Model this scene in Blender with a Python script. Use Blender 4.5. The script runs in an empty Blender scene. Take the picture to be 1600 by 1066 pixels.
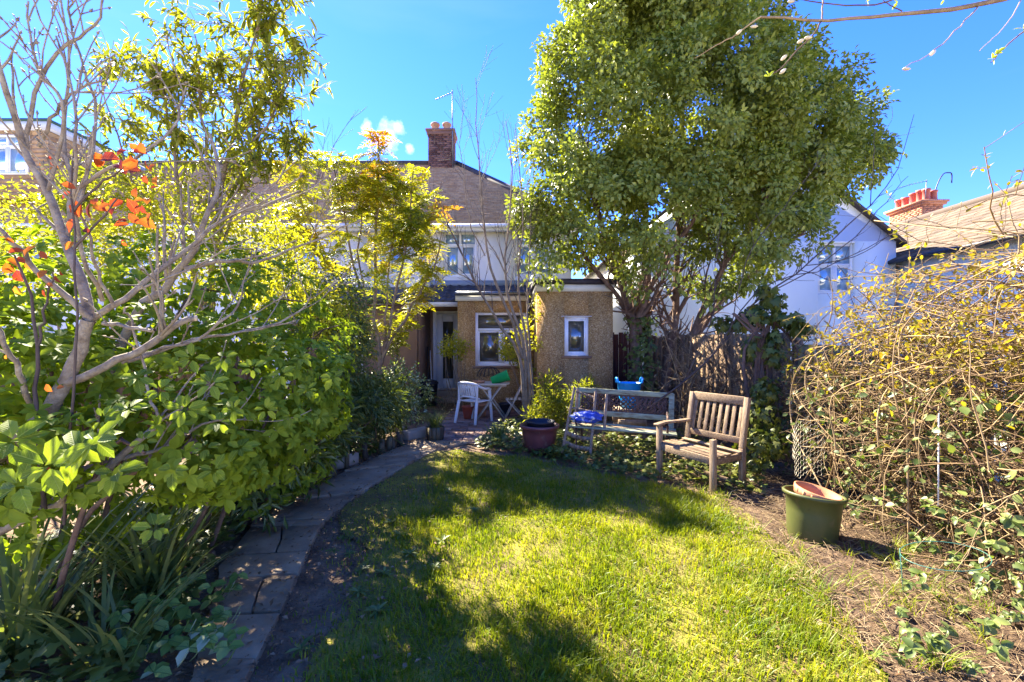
import bpy, math, random
import numpy as np
from mathutils import Vector, Matrix
R = math.radians
random.seed(5)
rng = np.random.default_rng(11)
sc = bpy.context.scene
col = sc.collection

# ------------------------------------------------------------------ camera, sky, sun, exposure
F = 711.1; CZ = 1.6
cam = bpy.data.cameras.new('camera'); cam.sensor_width = 36; cam.lens = 16.0
cam.clip_start = .05; cam.clip_end = 2000
camo = bpy.data.objects.new('camera', cam); col.objects.link(camo)
camo.location = (0, 0, CZ); camo.rotation_euler = (R(90), 0, 0); sc.camera = camo

SUN_AZ = -39.5      # degrees from +Y, negative is left
SUN_EL = 41.0
w = bpy.data.worlds.new('World'); sc.world = w; w.use_nodes = True
nt = w.node_tree; N = nt.nodes; L = nt.links
bg = N['Background']
sky = N.new('ShaderNodeTexSky'); sky.sky_type = 'NISHITA'; sky.sun_disc = False
sky.sun_elevation = R(SUN_EL); sky.sun_rotation = R(SUN_AZ)
sky.altitude = 0; sky.air_density = 1.0; sky.dust_density = 0.04; sky.ozone_density = 3.0
SKY = 0.15
bg.inputs['Strength'].default_value = SKY
tc = N.new('ShaderNodeTexCoord')
nz = N.new('ShaderNodeTexNoise'); nz.inputs['Scale'].default_value = 26; nz.inputs['Detail'].default_value = 6; nz.inputs['Roughness'].default_value = .62
L.new(tc.outputs['Generated'], nz.inputs['Vector'])
prev = None
for (px, py, rad) in ((607, 214, .055), (640, 232, .022), (575, 205, .03), (622, 203, .03)):
    v = Vector(((px-800)/F, 1, (533-py)/F)).normalized()
    dn = N.new('ShaderNodeVectorMath'); dn.operation = 'DISTANCE'; dn.inputs[1].default_value = v
    L.new(tc.outputs['Generated'], dn.inputs[0])
    mr = N.new('ShaderNodeMapRange'); mr.inputs['From Min'].default_value = rad; mr.inputs['From Max'].default_value = 0
    mr.inputs['To Min'].default_value = 0; mr.inputs['To Max'].default_value = .62
    L.new(dn.outputs['Value'], mr.inputs['Value'])
    if prev is None: prev = mr.outputs[0]
    else:
        mx = N.new('ShaderNodeMath'); mx.operation = 'MAXIMUM'; L.new(prev, mx.inputs[0]); L.new(mr.outputs[0], mx.inputs[1]); prev = mx.outputs[0]
ad = N.new('ShaderNodeMath'); ad.operation = 'ADD'; L.new(prev, ad.inputs[0]); L.new(nz.outputs['Fac'], ad.inputs[1])
cr = N.new('ShaderNodeMapRange'); cr.inputs['From Min'].default_value = .80; cr.inputs['From Max'].default_value = 1.18
L.new(ad.outputs[0], cr.inputs['Value'])
# a thin veil of cirrus across the whole sky
nv = N.new('ShaderNodeTexNoise'); nv.inputs['Scale'].default_value = 2.2; nv.inputs['Detail'].default_value = 5
mpv = N.new('ShaderNodeMapping'); mpv.inputs['Scale'].default_value = (1, 1, 5); mpv.inputs['Rotation'].default_value = (0, R(18), 0)
L.new(tc.outputs['Generated'], mpv.inputs['Vector']); L.new(mpv.outputs[0], nv.inputs['Vector'])
cv = N.new('ShaderNodeMapRange'); cv.inputs['From Min'].default_value = .55; cv.inputs['From Max'].default_value = .85; cv.inputs['To Max'].default_value = .05
L.new(nv.outputs['Fac'], cv.inputs['Value'])
mxx = N.new('ShaderNodeMath'); mxx.operation = 'MAXIMUM'; L.new(cr.outputs[0], mxx.inputs[0]); L.new(cv.outputs[0], mxx.inputs[1])
hs = N.new('ShaderNodeHueSaturation'); hs.inputs['Saturation'].default_value = 1.1; hs.inputs['Value'].default_value = 1.0
wb = N.new('ShaderNodeMix'); wb.data_type = 'RGBA'; wb.blend_type = 'MULTIPLY'; wb.inputs['Factor'].default_value = 1; wb.inputs['B'].default_value = (.245, .275, .53, 1)
L.new(sky.outputs[0], wb.inputs['A']); L.new(wb.outputs['Result'], hs.inputs['Color'])
mixc = N.new('ShaderNodeMix'); mixc.data_type = 'RGBA'; mixc.inputs['B'].default_value = (1.7, 1.8, 1.95, 1)
L.new(mxx.outputs[0], mixc.inputs['Factor']); L.new(hs.outputs[0], mixc.inputs['A']); L.new(mixc.outputs['Result'], bg.inputs['Color'])

sl = bpy.data.lights.new('sun', 'SUN'); sl.energy = 4.1; sl.angle = R(.53); sl.color = (1, .91, .74)
so = bpy.data.objects.new('sun', sl); col.objects.link(so)
sdir = Vector((math.sin(R(SUN_AZ))*math.cos(R(SUN_EL)), math.cos(R(SUN_AZ))*math.cos(R(SUN_EL)), math.sin(R(SUN_EL))))
so.rotation_euler = sdir.to_track_quat('Z', 'Y').to_euler(); so.location = (-20, 20, 20)
vs = sc.view_settings; vs.view_transform = 'Standard'; vs.look = 'None'; vs.gamma = 1; vs.use_curve_mapping = False
vs.exposure = 2.92
sc.cycles.max_bounces = 6; sc.cycles.transparent_max_bounces = 6; sc.cycles.sample_clamp_indirect = 6

# ------------------------------------------------------------------ helpers
def P(px, py, d): return np.array([(px-800)/F*d, d, CZ+(533-py)/F*d])
def G(px, py, z=0):
    d = (CZ-z)*F/(py-533); return np.array([(px-800)/F*d, d, z])
OFF = {}
def finish(o, parent, label=None, cat=None, group=None, kind=None):
    col.objects.link(o)
    if parent is not None:
        o.parent = parent; OFF[o.name] = OFF[parent.name]
    else: OFF.setdefault(o.name, np.zeros(3))
    if label: o['label'] = label
    if cat: o['category'] = cat
    if group: o['group'] = group
    if kind: o['kind'] = kind
    return o
def thing(name, label, cat, loc=(0, 0, 0), group=None, rotz=0, local=False):
    o = bpy.data.objects.new(name, None); o.location = loc; o.rotation_euler = (0, 0, rotz); o.empty_display_size = .1
    OFF[o.name] = np.zeros(3) if local else np.array(loc, float)
    return finish(o, None, label, cat, group)
def raw_mesh(name, V, faces, mat, smooth=False):
    """faces: list of int arrays (m,k)"""
    me = bpy.data.meshes.new(name)
    V = np.asarray(V, np.float32)
    me.vertices.add(len(V)); me.vertices.foreach_set('co', V.ravel())
    faces = [np.asarray(f, np.int32) for f in faces if len(f)]
    tot = np.concatenate([np.full(len(f), f.shape[1], np.int32) for f in faces])
    loops = np.concatenate([f.ravel() for f in faces])
    me.loops.add(len(loops)); me.loops.foreach_set('vertex_index', loops)
    me.polygons.add(len(tot))
    st = np.concatenate([[0], np.cumsum(tot)[:-1]]).astype(np.int32)
    me.polygons.foreach_set('loop_start', st)
    if smooth: me.polygons.foreach_set('use_smooth', np.ones(len(tot), bool))
    me.materials.append(mat); me.update(calc_edges=True)
    return me
def obj(name, V, faces, mat, parent=None, smooth=False, **kw):
    V = np.asarray(V, float)
    if parent is not None: V = V-OFF[parent.name]
    me = raw_mesh(name, V, faces, mat, smooth)
    return finish(bpy.data.objects.new(name, me), parent, **kw)

class MB:
    def __init__(s): s.V = []; s.Q = {}; s.n = 0
    def add(s, V, F_):
        V = np.asarray(V, float)
        for f in F_: s.Q.setdefault(len(f), []).append([i+s.n for i in f])
        s.V.append(V); s.n += len(V); return s
    def addnp(s, V, Fa):
        for fa in Fa:
            if len(fa): s.Q.setdefault(fa.shape[1], []).extend((fa+s.n).tolist())
        s.V.append(np.asarray(V, float)); s.n += len(V); return s
    def box(s, a, b):
        (x0, y0, z0), (x1, y1, z1) = a, b
        return s.add([(x0,y0,z0),(x1,y0,z0),(x1,y1,z0),(x0,y1,z0),(x0,y0,z1),(x1,y0,z1),(x1,y1,z1),(x0,y1,z1)],
                     [(0,3,2,1),(4,5,6,7),(0,1,5,4),(1,2,6,5),(2,3,7,6),(3,0,4,7)])
    def bar(s, p, q, w_, t_, up=(0, 0, 1), w2=None):
        p = np.array(p, float); q = np.array(q, float); d = q-p; d /= np.linalg.norm(d)
        up = np.array(up, float); u = np.cross(d, up)
        if np.linalg.norm(u) < 1e-4: u = np.cross(d, (0, 1, 0))
        u /= np.linalg.norm(u); v = np.cross(u, d)
        w2 = w2 or w_
        c = []
        for e, ww in ((p, w_), (q, w2)):
            for a, b in ((-1,-1),(1,-1),(1,1),(-1,1)): c.append(e+u*a*ww/2+v*b*t_/2)
        return s.add(c, [(0,3,2,1),(4,5,6,7),(0,1,5,4),(1,2,6,5),(2,3,7,6),(3,0,4,7)])
    def tube(s, pts, rad, sides=8, caps=True):
        pts = np.array(pts, float)[None]; n = pts.shape[1]
        rad = np.broadcast_to(np.array(rad, float), (n,))[None]
        V, Fq = tubes(pts, rad, sides); s.addnp(V, [Fq])
        if caps:
            b = s.n-len(V)
            s.Q.setdefault(sides, []).append([b+i for i in range(sides)][::-1])
            s.Q.setdefault(sides, []).append([b+(n-1)*sides+i for i in range(sides)])
        return s
    def lathe(s, prof, c=(0, 0, 0), seg=24):
        V = []; Fs = []
        for r, z in prof:
            for k in range(seg):
                a = 2*math.pi*k/seg; V.append((c[0]+r*math.cos(a), c[1]+r*math.sin(a), c[2]+z))
        for i in range(len(prof)-1):
            for k in range(seg):
                k2 = (k+1) % seg; Fs.append((i*seg+k, i*seg+k2, (i+1)*seg+k2, (i+1)*seg+k))
        Fs.append(tuple(range(seg))[::-1]) if prof[0][0] > 1e-4 else None
        if prof[-1][0] > 1e-4: Fs.append(tuple((len(prof)-1)*seg+k for k in range(seg)))
        return s.add(V, Fs)
    def xform(s, M):
        M = np.array(M)
        V = np.concatenate(s.V); s.V = [V@M[:3, :3].T+M[:3, 3]]; return s
    def build(s, name, mat, parent=None, smooth=False, bevel=0, **kw):
        o = obj(name, np.concatenate(s.V), [np.array(v) for v in s.Q.values()], mat, parent, smooth, **kw)
        if bevel:
            m = o.modifiers.new('bevel', 'BEVEL'); m.width = bevel; m.segments = 2; m.limit_method = 'ANGLE'
        return o

def nrm(a): return a/np.maximum(np.linalg.norm(a, axis=-1, keepdims=True), 1e-9)
def tubes(pts, rad, sides):
    """pts (T,N,3) rad (T,N) -> V, quads"""
    T, n, _ = pts.shape
    tan = np.empty_like(pts); tan[:, 1:-1] = pts[:, 2:]-pts[:, :-2]; tan[:, 0] = pts[:, 1]-pts[:, 0]; tan[:, -1] = pts[:, -1]-pts[:, -2]
    tan = nrm(tan)
    mean = nrm(pts[:, -1]-pts[:, 0]+1e-6)
    ref = np.where(np.abs(mean[:, 2:3]) > .7, np.array([[.3, 1, 0.1]]), np.array([[.1, .2, 1.]]))
    u = nrm(np.cross(tan, ref[:, None, :])); v = np.cross(tan, u)
    a = np.arange(sides)*2*math.pi/sides
    V = pts[:, :, None, :]+rad[:, :, None, None]*(np.cos(a)[:, None]*u[:, :, None, :]+np.sin(a)[:, None]*v[:, :, None, :])
    base = (np.arange(T)[:, None, None]*n+np.arange(n-1)[None, :, None])*sides
    k = np.arange(sides)[None, None, :]; k2 = (k+1) % sides
    Q = np.stack([base+k, base+k2, base+sides+k2, base+sides+k], -1).reshape(-1, 4)
    return V.reshape(-1, 3), Q
def smooth_path(pts, n=12):
    pts = np.array(pts, float)
    if len(pts) == 2: return pts[0]+(pts[1]-pts[0])*np.linspace(0, 1, n)[:, None]
    p = np.vstack([2*pts[0]-pts[1], pts, 2*pts[-1]-pts[-2]])
    t = np.linspace(0, len(pts)-1-1e-6, n); i = t.astype(int); f = (t-i)[:, None]
    p0, p1, p2, p3 = p[i], p[i+1], p[i+2], p[i+3]
    return .5*((2*p1)+(-p0+p2)*f+(2*p0-5*p1+4*p2-p3)*f**2+(-p0+3*p1-3*p2+p3)*f**3)
def stems(paths, n=12, gnarl=.0):
    """paths: list of (points, r0, r1) -> (T,n,3),(T,n)"""
    A = []; Rr = []
    for pts, r0, r1 in paths:
        q = smooth_path(pts, n)
        if gnarl: q[1:] += rng.normal(0, gnarl, (n-1, 3))
        A.append(q); Rr.append(np.linspace(r0, r1, n))
    return np.array(A), np.array(Rr)
def spawn(par, rad, n, lo=.3, hi=1., ang=(30, 60), length=(.2, .5), up=.2, gnarl=.08, npts=6, rscale=.6, tip=.3, rmin=.0012, shrink=.4, out=None):
    T, m, _ = par.shape
    ln = np.linalg.norm(np.diff(par, axis=1), axis=2).sum(1)
    k = rng.choice(T, n, p=ln/ln.sum()); t = rng.uniform(lo, hi, n)
    x = t*(m-1)*.9999; i = x.astype(int); f = (x-i)[:, None]
    pos = par[k, i]*(1-f)+par[k, i+1]*f; tan = nrm(par[k, i+1]-par[k, i])
    r0 = (rad[k, i]*(1-f[:, 0])+rad[k, i+1]*f[:, 0])*rscale; r0 = np.maximum(r0, rmin*1.3)
    a = np.radians(rng.uniform(ang[0], ang[1], n))[:, None]
    pr = rng.normal(size=(n, 3)); pr = nrm(pr-(pr*tan).sum(1, keepdims=True)*tan)
    d = np.cos(a)*tan+np.sin(a)*pr; d[:, 2] += up
    if out is not None: d += nrm(pos-out)*.5
    d = nrm(d); Ls = rng.uniform(length[0], length[1], n)*(1-shrink*t)
    pts = np.empty((n, npts, 3)); pts[:, 0] = pos; cur = d
    for j in range(1, npts):
        cur = nrm(cur+rng.normal(0, gnarl, (n, 3))+np.array([0, 0, up*.15])); pts[:, j] = pts[:, j-1]+cur*(Ls/(npts-1))[:, None]
    rr = np.maximum(r0[:, None]*np.linspace(1, tip, npts)[None], rmin)
    return pts, rr
def tube_obj(name, sets, mat, parent, sides=5, **kw):
    mb = []; q = []; n = 0
    for pts, rr in sets:
        V, Q = tubes(pts, rr, sides); mb.append(V); q.append(Q+n); n += len(V)
    return obj(name, np.concatenate(mb), [np.concatenate(q)], mat, parent, True, **kw)

# leaf templates: x across, y along, z normal; all triangles
def T_oval(wd=.45, droop=.12, fold=.09, neck=.5):
    V = np.array([(0,0,0),(-wd*neck,.3,fold),(0,.3,0),(wd*neck,.3,fold),(-wd*.5,.68,fold-droop*.4),(0,.68,-droop*.4),(wd*.5,.68,fold-droop*.4),(0,1,-droop)], float)
    Fs = np.array([(0,2,1),(0,3,2),(1,2,5),(1,5,4),(2,3,6),(2,6,5),(4,5,7),(5,6,7)])
    return V, Fs
def T_dia(wd=.5, droop=.1, fold=.08):
    V = np.array([(0,0,0),(wd*.5,.45,fold),(0,1,-droop),(-wd*.5,.45,fold)], float)
    return V, np.array([(0,1,2),(0,2,3)])
def T_ivy():
    o = [(0,0),(.28,-.1),(.5,.1),(.34,.28),(.42,.58),(.16,.5),(0,1),(-.16,.5),(-.42,.58),(-.34,.28),(-.5,.1),(-.28,-.1)]
    V = [(0,.25,.05)]+[(x, y, -.1*abs(x)-.06*max(0, y-.5)) for x, y in o]
    return np.array(V, float), np.array([(0, i+1, (i+1) % 12+1) for i in range(12)])
def leaf_arr(tpl, pos, fwd, up, size, wid=None):
    V, Fs = tpl; n = len(pos)
    f = nrm(fwd); r = nrm(np.cross(f, up)); u = np.cross(r, f)
    size = np.broadcast_to(size, (n,)); wid = size if wid is None else np.broadcast_to(wid, (n,))
    W = pos[:, None]+V[None, :, 0:1]*wid[:, None, None]*r[:, None]+V[None, :, 1:2]*size[:, None, None]*f[:, None]+V[None, :, 2:3]*size[:, None, None]*u[:, None]
    Q = Fs[None]+(np.arange(n)*len(V))[:, None, None]
    return W.reshape(-1, 3), Q.reshape(-1, 3)
def leaves(name, sets, mat, parent=None, smooth=True, **kw):
    vs_, qs, n = [], [], 0
    for V, Q in sets: vs_.append(V); qs.append(Q+n); n += len(V)
    return obj(name, np.concatenate(vs_), [np.concatenate(qs)], mat, parent, smooth, **kw)
def rdir(n): return nrm(rng.normal(size=(n, 3)))
def in_lobes(lobes, n, shell=.55):
    C = np.array([l[0] for l in lobes]); Rd = np.array([l[1] for l in lobes])
    a = Rd[:, 0]*Rd[:, 2]+Rd[:, 1]*Rd[:, 2]; k = rng.choice(len(lobes), n, p=a/a.sum())
    d = rdir(n); r = shell+(1-shell)*rng.random(n)**.7
    return C[k]+d*Rd[k]*r[:, None], nrm(d/Rd[k])
def whorl(cen, ax, nl, size, lift=.35, jit=.15):
    n = len(cen); c = np.repeat(cen, nl, 0); a = np.repeat(nrm(ax), nl, 0)
    ref = rdir(n); u = nrm(np.cross(nrm(ax), ref)); v = np.cross(nrm(ax), u); u = np.repeat(u, nl, 0); v = np.repeat(v, nl, 0)
    th = np.tile(np.arange(nl)*2.4, n)+rng.normal(0, .25, n*nl)
    rad = np.cos(th)[:, None]*u+np.sin(th)[:, None]*v
    lf = lift+rng.normal(0, jit, n*nl)+np.tile((np.arange(nl) % 3)*.22-.2, n)
    f = nrm(rad+a*lf[:, None]); s = np.repeat(np.broadcast_to(size, (n,)), nl)*rng.uniform(.7, 1.1, n*nl)
    return c, f, a, s
def vnoise(x, y, s, seed=0):
    x = np.asarray(x)*s+seed*17.3; y = np.asarray(y)*s+seed*7.7
    xi = np.floor(x).astype(int); yi = np.floor(y).astype(int); fx = x-xi; fy = y-yi
    fx = fx*fx*(3-2*fx); fy = fy*fy*(3-2*fy)
    def h(a, b): q = np.sin(a*127.1+b*311.7)*43758.5453; return q-np.floor(q)
    return (h(xi, yi)*(1-fx)+h(xi+1, yi)*fx)*(1-fy)+(h(xi, yi+1)*(1-fx)+h(xi+1, yi+1)*fx)*fy

# ------------------------------------------------------------------ materials
def newmat(name):
    m = bpy.data.materials.new(name); m.use_nodes = True
    return m, m.node_tree.nodes, m.node_tree.links, m.node_tree.nodes['Principled BSDF']
def c4(c): return (c[0], c[1], c[2], 1)
def ramp(N, stops):
    r = N.new('ShaderNodeValToRGB'); e = r.color_ramp.elements
    while len(e) < len(stops): e.new(.5)
    for i, (p, c) in enumerate(stops): e[i].position = p; e[i].color = c4(c)
    return r
def surf(name, cols, scale=6, rough=.7, bump=.3, bscale=60, bdist=.004, stretch=(1, 1, 1), detail=6, metallic=0, spec=.4, island=0, voro=False):
    """noise colour between cols; optional per-island tint; fine bump"""
    m, N, L, p = newmat(name)
    tc = N.new('ShaderNodeTexCoord'); mp = N.new('ShaderNodeMapping'); mp.inputs['Scale'].default_value = stretch
    L.new(tc.outputs['Object'], mp.inputs['Vector'])
    nz = N.new('ShaderNodeTexNoise'); nz.inputs['Scale'].default_value = scale; nz.inputs['Detail'].default_value = detail; nz.inputs['Roughness'].default_value = .65
    L.new(mp.outputs[0], nz.inputs['Vector'])
    fac = nz.outputs['Fac']
    if island:
        g = N.new('ShaderNodeNewGeometry'); oi = N.new('ShaderNodeObjectInfo')
        a = N.new('ShaderNodeMath'); a.operation = 'ADD'; L.new(g.outputs['Random Per Island'], a.inputs[0]); L.new(oi.outputs['Random'], a.inputs[1])
        fr = N.new('ShaderNodeMath'); fr.operation = 'FRACT'; L.new(a.outputs[0], fr.inputs[0])
        mr = N.new('ShaderNodeMapRange'); mr.inputs['To Min'].default_value = -island; mr.inputs['To Max'].default_value = island; L.new(fr.outputs[0], mr.inputs['Value'])
        b = N.new('ShaderNodeMath'); b.operation = 'ADD'; L.new(fac, b.inputs[0]); L.new(mr.outputs[0], b.inputs[1]); fac = b.outputs[0]
    k = len(cols); r = ramp(N, [(.3+.4*i/max(1, k-1), c) for i, c in enumerate(cols)])
    L.new(fac, r.inputs[0]); L.new(r.outputs[0], p.inputs['Base Color'])
    p.inputs['Roughness'].default_value = rough; p.inputs['Metallic'].default_value = metallic; p.inputs['Specular IOR Level'].default_value = spec
    if bump:
        if voro:
            nb = N.new('ShaderNodeTexVoronoi'); nb.inputs['Scale'].default_value = bscale; o_ = nb.outputs['Distance']
        else:
            nb = N.new('ShaderNodeTexNoise'); nb.inputs['Scale'].default_value = bscale; nb.inputs['Detail'].default_value = 5; o_ = nb.outputs['Fac']
        L.new(mp.outputs[0], nb.inputs['Vector'])
        bp = N.new('ShaderNodeBump'); bp.inputs['Strength'].default_value = bump; bp.inputs['Distance'].default_value = bdist
        L.new(o_, bp.inputs['Height']); L.new(bp.outputs[0], p.inputs['Normal'])
    return m
def leafmat(name, cols, trans=.42, rough=.45, tint=(1.25, 1.3, .45), patch=None, spec=.35, vein=None):
    m, N, L, p = newmat(name)
    g = N.new('ShaderNodeNewGeometry'); oi = N.new('ShaderNodeObjectInfo')
    a = N.new('ShaderNodeMath'); a.operation = 'ADD'; L.new(g.outputs['Random Per Island'], a.inputs[0]); L.new(oi.outputs['Random'], a.inputs[1])
    fr = N.new('ShaderNodeMath'); fr.operation = 'FRACT'; L.new(a.outputs[0], fr.inputs[0]); fac = fr.outputs[0]
    if patch:
        nz = N.new('ShaderNodeTexNoise'); nz.inputs['Scale'].default_value = patch; nz.inputs['Detail'].default_value = 2
        tc = N.new('ShaderNodeTexCoord'); L.new(tc.outputs['Object'], nz.inputs['Vector'])
        mr = N.new('ShaderNodeMapRange'); mr.inputs['From Min'].default_value = .3; mr.inputs['From Max'].default_value = .7; L.new(nz.outputs['Fac'], mr.inputs['Value'])
        mx = N.new('ShaderNodeMix'); mx.inputs['Factor'].default_value = .5; L.new(fac, mx.inputs['A']); L.new(mr.outputs[0], mx.inputs['B']); fac = mx.outputs['Result']
    k = len(cols); r = ramp(N, [(i/max(1, k-1), c) for i, c in enumerate(cols)]); L.new(fac, r.inputs[0])
    if vein:      # single-leaf meshes: pale midrib, side veins and a browned blotch, in the leaf's own coordinates
        tg_ = N.new('ShaderNodeTexCoord'); sx = N.new('ShaderNodeSeparateXYZ'); L.new(tg_.outputs['Generated'], sx.inputs[0])
        a1 = N.new('ShaderNodeMath'); a1.operation = 'SUBTRACT'; a1.inputs[1].default_value = .5; L.new(sx.outputs[0], a1.inputs[0])
        a2 = N.new('ShaderNodeMath'); a2.operation = 'ABSOLUTE'; L.new(a1.outputs[0], a2.inputs[0])
        mid = N.new('ShaderNodeMapRange'); mid.inputs['From Min'].default_value = .05; mid.inputs['From Max'].default_value = .0; L.new(a2.outputs[0], mid.inputs['Value'])
        m1 = N.new('ShaderNodeMath'); m1.operation = 'MULTIPLY_ADD'; m1.inputs[1].default_value = -.55; L.new(a2.outputs[0], m1.inputs[0]); L.new(sx.outputs[1], m1.inputs[2])
        m2 = N.new('ShaderNodeMath'); m2.operation = 'MULTIPLY'; m2.inputs[1].default_value = 50; L.new(m1.outputs[0], m2.inputs[0])
        m3 = N.new('ShaderNodeMath'); m3.operation = 'SINE'; L.new(m2.outputs[0], m3.inputs[0])
        sd_ = N.new('ShaderNodeMapRange'); sd_.inputs['From Min'].default_value = .75; sd_.inputs['From Max'].default_value = 1; sd_.inputs['To Max'].default_value = .45; L.new(m3.outputs[0], sd_.inputs['Value'])
        mxv = N.new('ShaderNodeMath'); mxv.operation = 'MAXIMUM'; L.new(mid.outputs[0], mxv.inputs[0]); L.new(sd_.outputs[0], mxv.inputs[1])
        vm = N.new('ShaderNodeMix'); vm.data_type = 'RGBA'; vm.inputs['B'].default_value = c4(vein); L.new(mxv.outputs[0], vm.inputs['Factor']); L.new(r.outputs[0], vm.inputs['A'])
        nb = N.new('ShaderNodeTexNoise'); nb.inputs['Scale'].default_value = 2.2; nb.inputs['Detail'].default_value = 3
        av = N.new('ShaderNodeVectorMath'); av.operation = 'ADD'; L.new(tg_.outputs['Generated'], av.inputs[0]); L.new(oi.outputs['Random'], av.inputs[1]); sc_ = N.new('ShaderNodeVectorMath'); sc_.operation = 'SCALE'; sc_.inputs['Scale'].default_value = 3; L.new(av.outputs[0], sc_.inputs[0]); L.new(sc_.outputs[0], nb.inputs['Vector'])
        bl = N.new('ShaderNodeMapRange'); bl.inputs['From Min'].default_value = .64; bl.inputs['From Max'].default_value = .72; bl.inputs['To Max'].default_value = .6; L.new(nb.outputs['Fac'], bl.inputs['Value'])
        bm_ = N.new('ShaderNodeMix'); bm_.data_type = 'RGBA'; bm_.inputs['B'].default_value = (.20, .13, .03, 1); L.new(bl.outputs[0], bm_.inputs['Factor']); L.new(vm.outputs['Result'], bm_.inputs['A'])
        class _R: outputs = [bm_.outputs['Result']]
        r = _R
        bpv = N.new('ShaderNodeBump'); bpv.inputs['Strength'].default_value = .5; bpv.inputs['Distance'].default_value = .004; bpv.invert = True; L.new(mxv.outputs[0], bpv.inputs['Height']); L.new(bpv.outputs[0], p.inputs['Normal'])
    L.new(r.outputs[0], p.inputs['Base Color']); p.inputs['Roughness'].default_value = rough; p.inputs['Specular IOR Level'].default_value = spec
    tr = N.new('ShaderNodeBsdfTranslucent')
    mu = N.new('ShaderNodeMix'); mu.data_type = 'RGBA'; mu.blend_type = 'MULTIPLY'; mu.inputs['Factor'].default_value = 1; mu.inputs['B'].default_value = c4(tint)
    L.new(r.outputs[0], mu.inputs['A']); L.new(mu.outputs['Result'], tr.inputs['Color'])
    mix = N.new('ShaderNodeMixShader'); mix.inputs[0].default_value = trans
    L.new(p.outputs[0], mix.inputs[1]); L.new(tr.outputs[0], mix.inputs[2])
    L.new(mix.outputs[0], N['Material Output'].inputs['Surface'])
    return m
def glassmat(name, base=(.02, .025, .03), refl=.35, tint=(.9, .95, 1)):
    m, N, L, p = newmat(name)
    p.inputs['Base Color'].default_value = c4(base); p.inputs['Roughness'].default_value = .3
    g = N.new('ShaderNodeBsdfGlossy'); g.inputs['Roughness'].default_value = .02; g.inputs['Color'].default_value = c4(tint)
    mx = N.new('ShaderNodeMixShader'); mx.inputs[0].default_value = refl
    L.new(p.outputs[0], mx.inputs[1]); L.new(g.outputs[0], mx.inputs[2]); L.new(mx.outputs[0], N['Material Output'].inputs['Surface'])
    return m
M = {}
M['white'] = surf('white_paint', [(.68, .69, .70), (.80, .81, .82)], 3, .45, .05, 80)
M['upvc'] = surf('white_upvc', [(.84, .83, .80), (.90, .89, .86)], 2, .3, .0)
M['render'] = surf('pale_render', [(.80, .74, .63), (.88, .82, .71)], 1.2, .85, .5, 90, .006)
M['render_w'] = surf('white_render', [(.80, .83, .76), (.87, .89, .82)], .8, .8, .25, 60, .004)
M['cream'] = surf('cream_fascia', [(.62, .58, .44), (.74, .70, .56)], 4, .5, .1, 60)
def pebbledash():
    m, N, L, p = newmat('pebbledash')
    tc = N.new('ShaderNodeTexCoord'); vo = N.new('ShaderNodeTexVoronoi'); vo.inputs['Scale'].default_value = 72
    L.new(tc.outputs['Object'], vo.inputs['Vector'])
    sp = N.new('ShaderNodeSeparateColor'); L.new(vo.outputs['Color'], sp.inputs[0])
    r = ramp(N, [(0, (.27, .135, .04)), (.35, (.44, .245, .075)), (.7, (.56, .33, .11)), (.9, (.64, .41, .17)), (1, (.76, .56, .29))]); L.new(sp.outputs[0], r.inputs[0])
    n2 = N.new('ShaderNodeTexNoise'); n2.inputs['Scale'].default_value = 2.5; n2.inputs['Detail'].default_value = 4; L.new(tc.outputs['Object'], n2.inputs['Vector'])
    r2 = ramp(N, [(.3, (.75, .75, .78)), (.7, (1, 1, 1))]); L.new(n2.outputs['Fac'], r2.inputs[0])
    mu = N.new('ShaderNodeMix'); mu.data_type = 'RGBA'; mu.blend_type = 'MULTIPLY'; mu.inputs['Factor'].default_value = 1
    L.new(r.outputs[0], mu.inputs['A']); L.new(r2.outputs[0], mu.inputs['B']); L.new(mu.outputs['Result'], p.inputs['Base Color'])
    p.inputs['Roughness'].default_value = .8
    bp = N.new('ShaderNodeBump'); bp.inputs['Strength'].default_value = .9; bp.inputs['Distance'].default_value = .012; bp.invert = True
    L.new(vo.outputs['Distance'], bp.inputs['Height']); L.new(bp.outputs[0], p.inputs['Normal'])
    return m
M['pebble'] = pebbledash()
M['brownwall'] = surf('brown_painted_wall', [(.22, .125, .07), (.31, .19, .11)], 2, .8, .3, 70)
M['rooftile'] = surf('brown_roof_tile', [(.34, .195, .09), (.41, .25, .12), (.47, .31, .16)], 5, .85, .4, 40, .01, island=.14)
M['ridge'] = surf('dark_ridge_tile', [(.05, .04, .04), (.10, .085, .07)], 5, .8, .3, 40)
M['rtile2'] = surf('fawn_roof_tile', [(.09, .062, .042), (.17, .12, .078)], 1.4, .85, .4, 40, .01, island=.2)
M['slate'] = surf('dark_concrete_tile', [(.025, .026, .035), (.05, .052, .068)], 7, .5, .2, 60, island=.15)
M['lead'] = surf('lead_flashing', [(.18, .23, .30), (.26, .31, .38)], 5, .45, .1, 30)
M['felt'] = surf('black_roof_edge', [(.02, .015, .018), (.045, .035, .04)], 6, .6, .2, 60)
M['brick'] = surf('dark_red_brick', [(.08, .032, .022), (.15, .065, .045), (.21, .11, .08)], 3, .85, .5, 70, .004, island=.25)
M['brick2'] = surf('orange_brick', [(.42, .17, .08), (.55, .25, .13)], 3, .85, .4, 70, .004, island=.2)
M['mortar'] = surf('mortar', [(.26, .21, .18), (.36, .30, .26)], 8, .9, .3, 60)
M['pot_clay'] = surf('chimney_pot_clay', [(.40, .20, .10), (.52, .29, .16)], 4, .75, .2, 50)
M['pot_red'] = surf('red_chimney_pot', [(.42, .09, .05), (.52, .14, .08)], 4, .6, .1, 50)
M['metal'] = surf('grey_metal', [(.12, .13, .15), (.2, .21, .23)], 8, .4, .0, metallic=.8)
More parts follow.
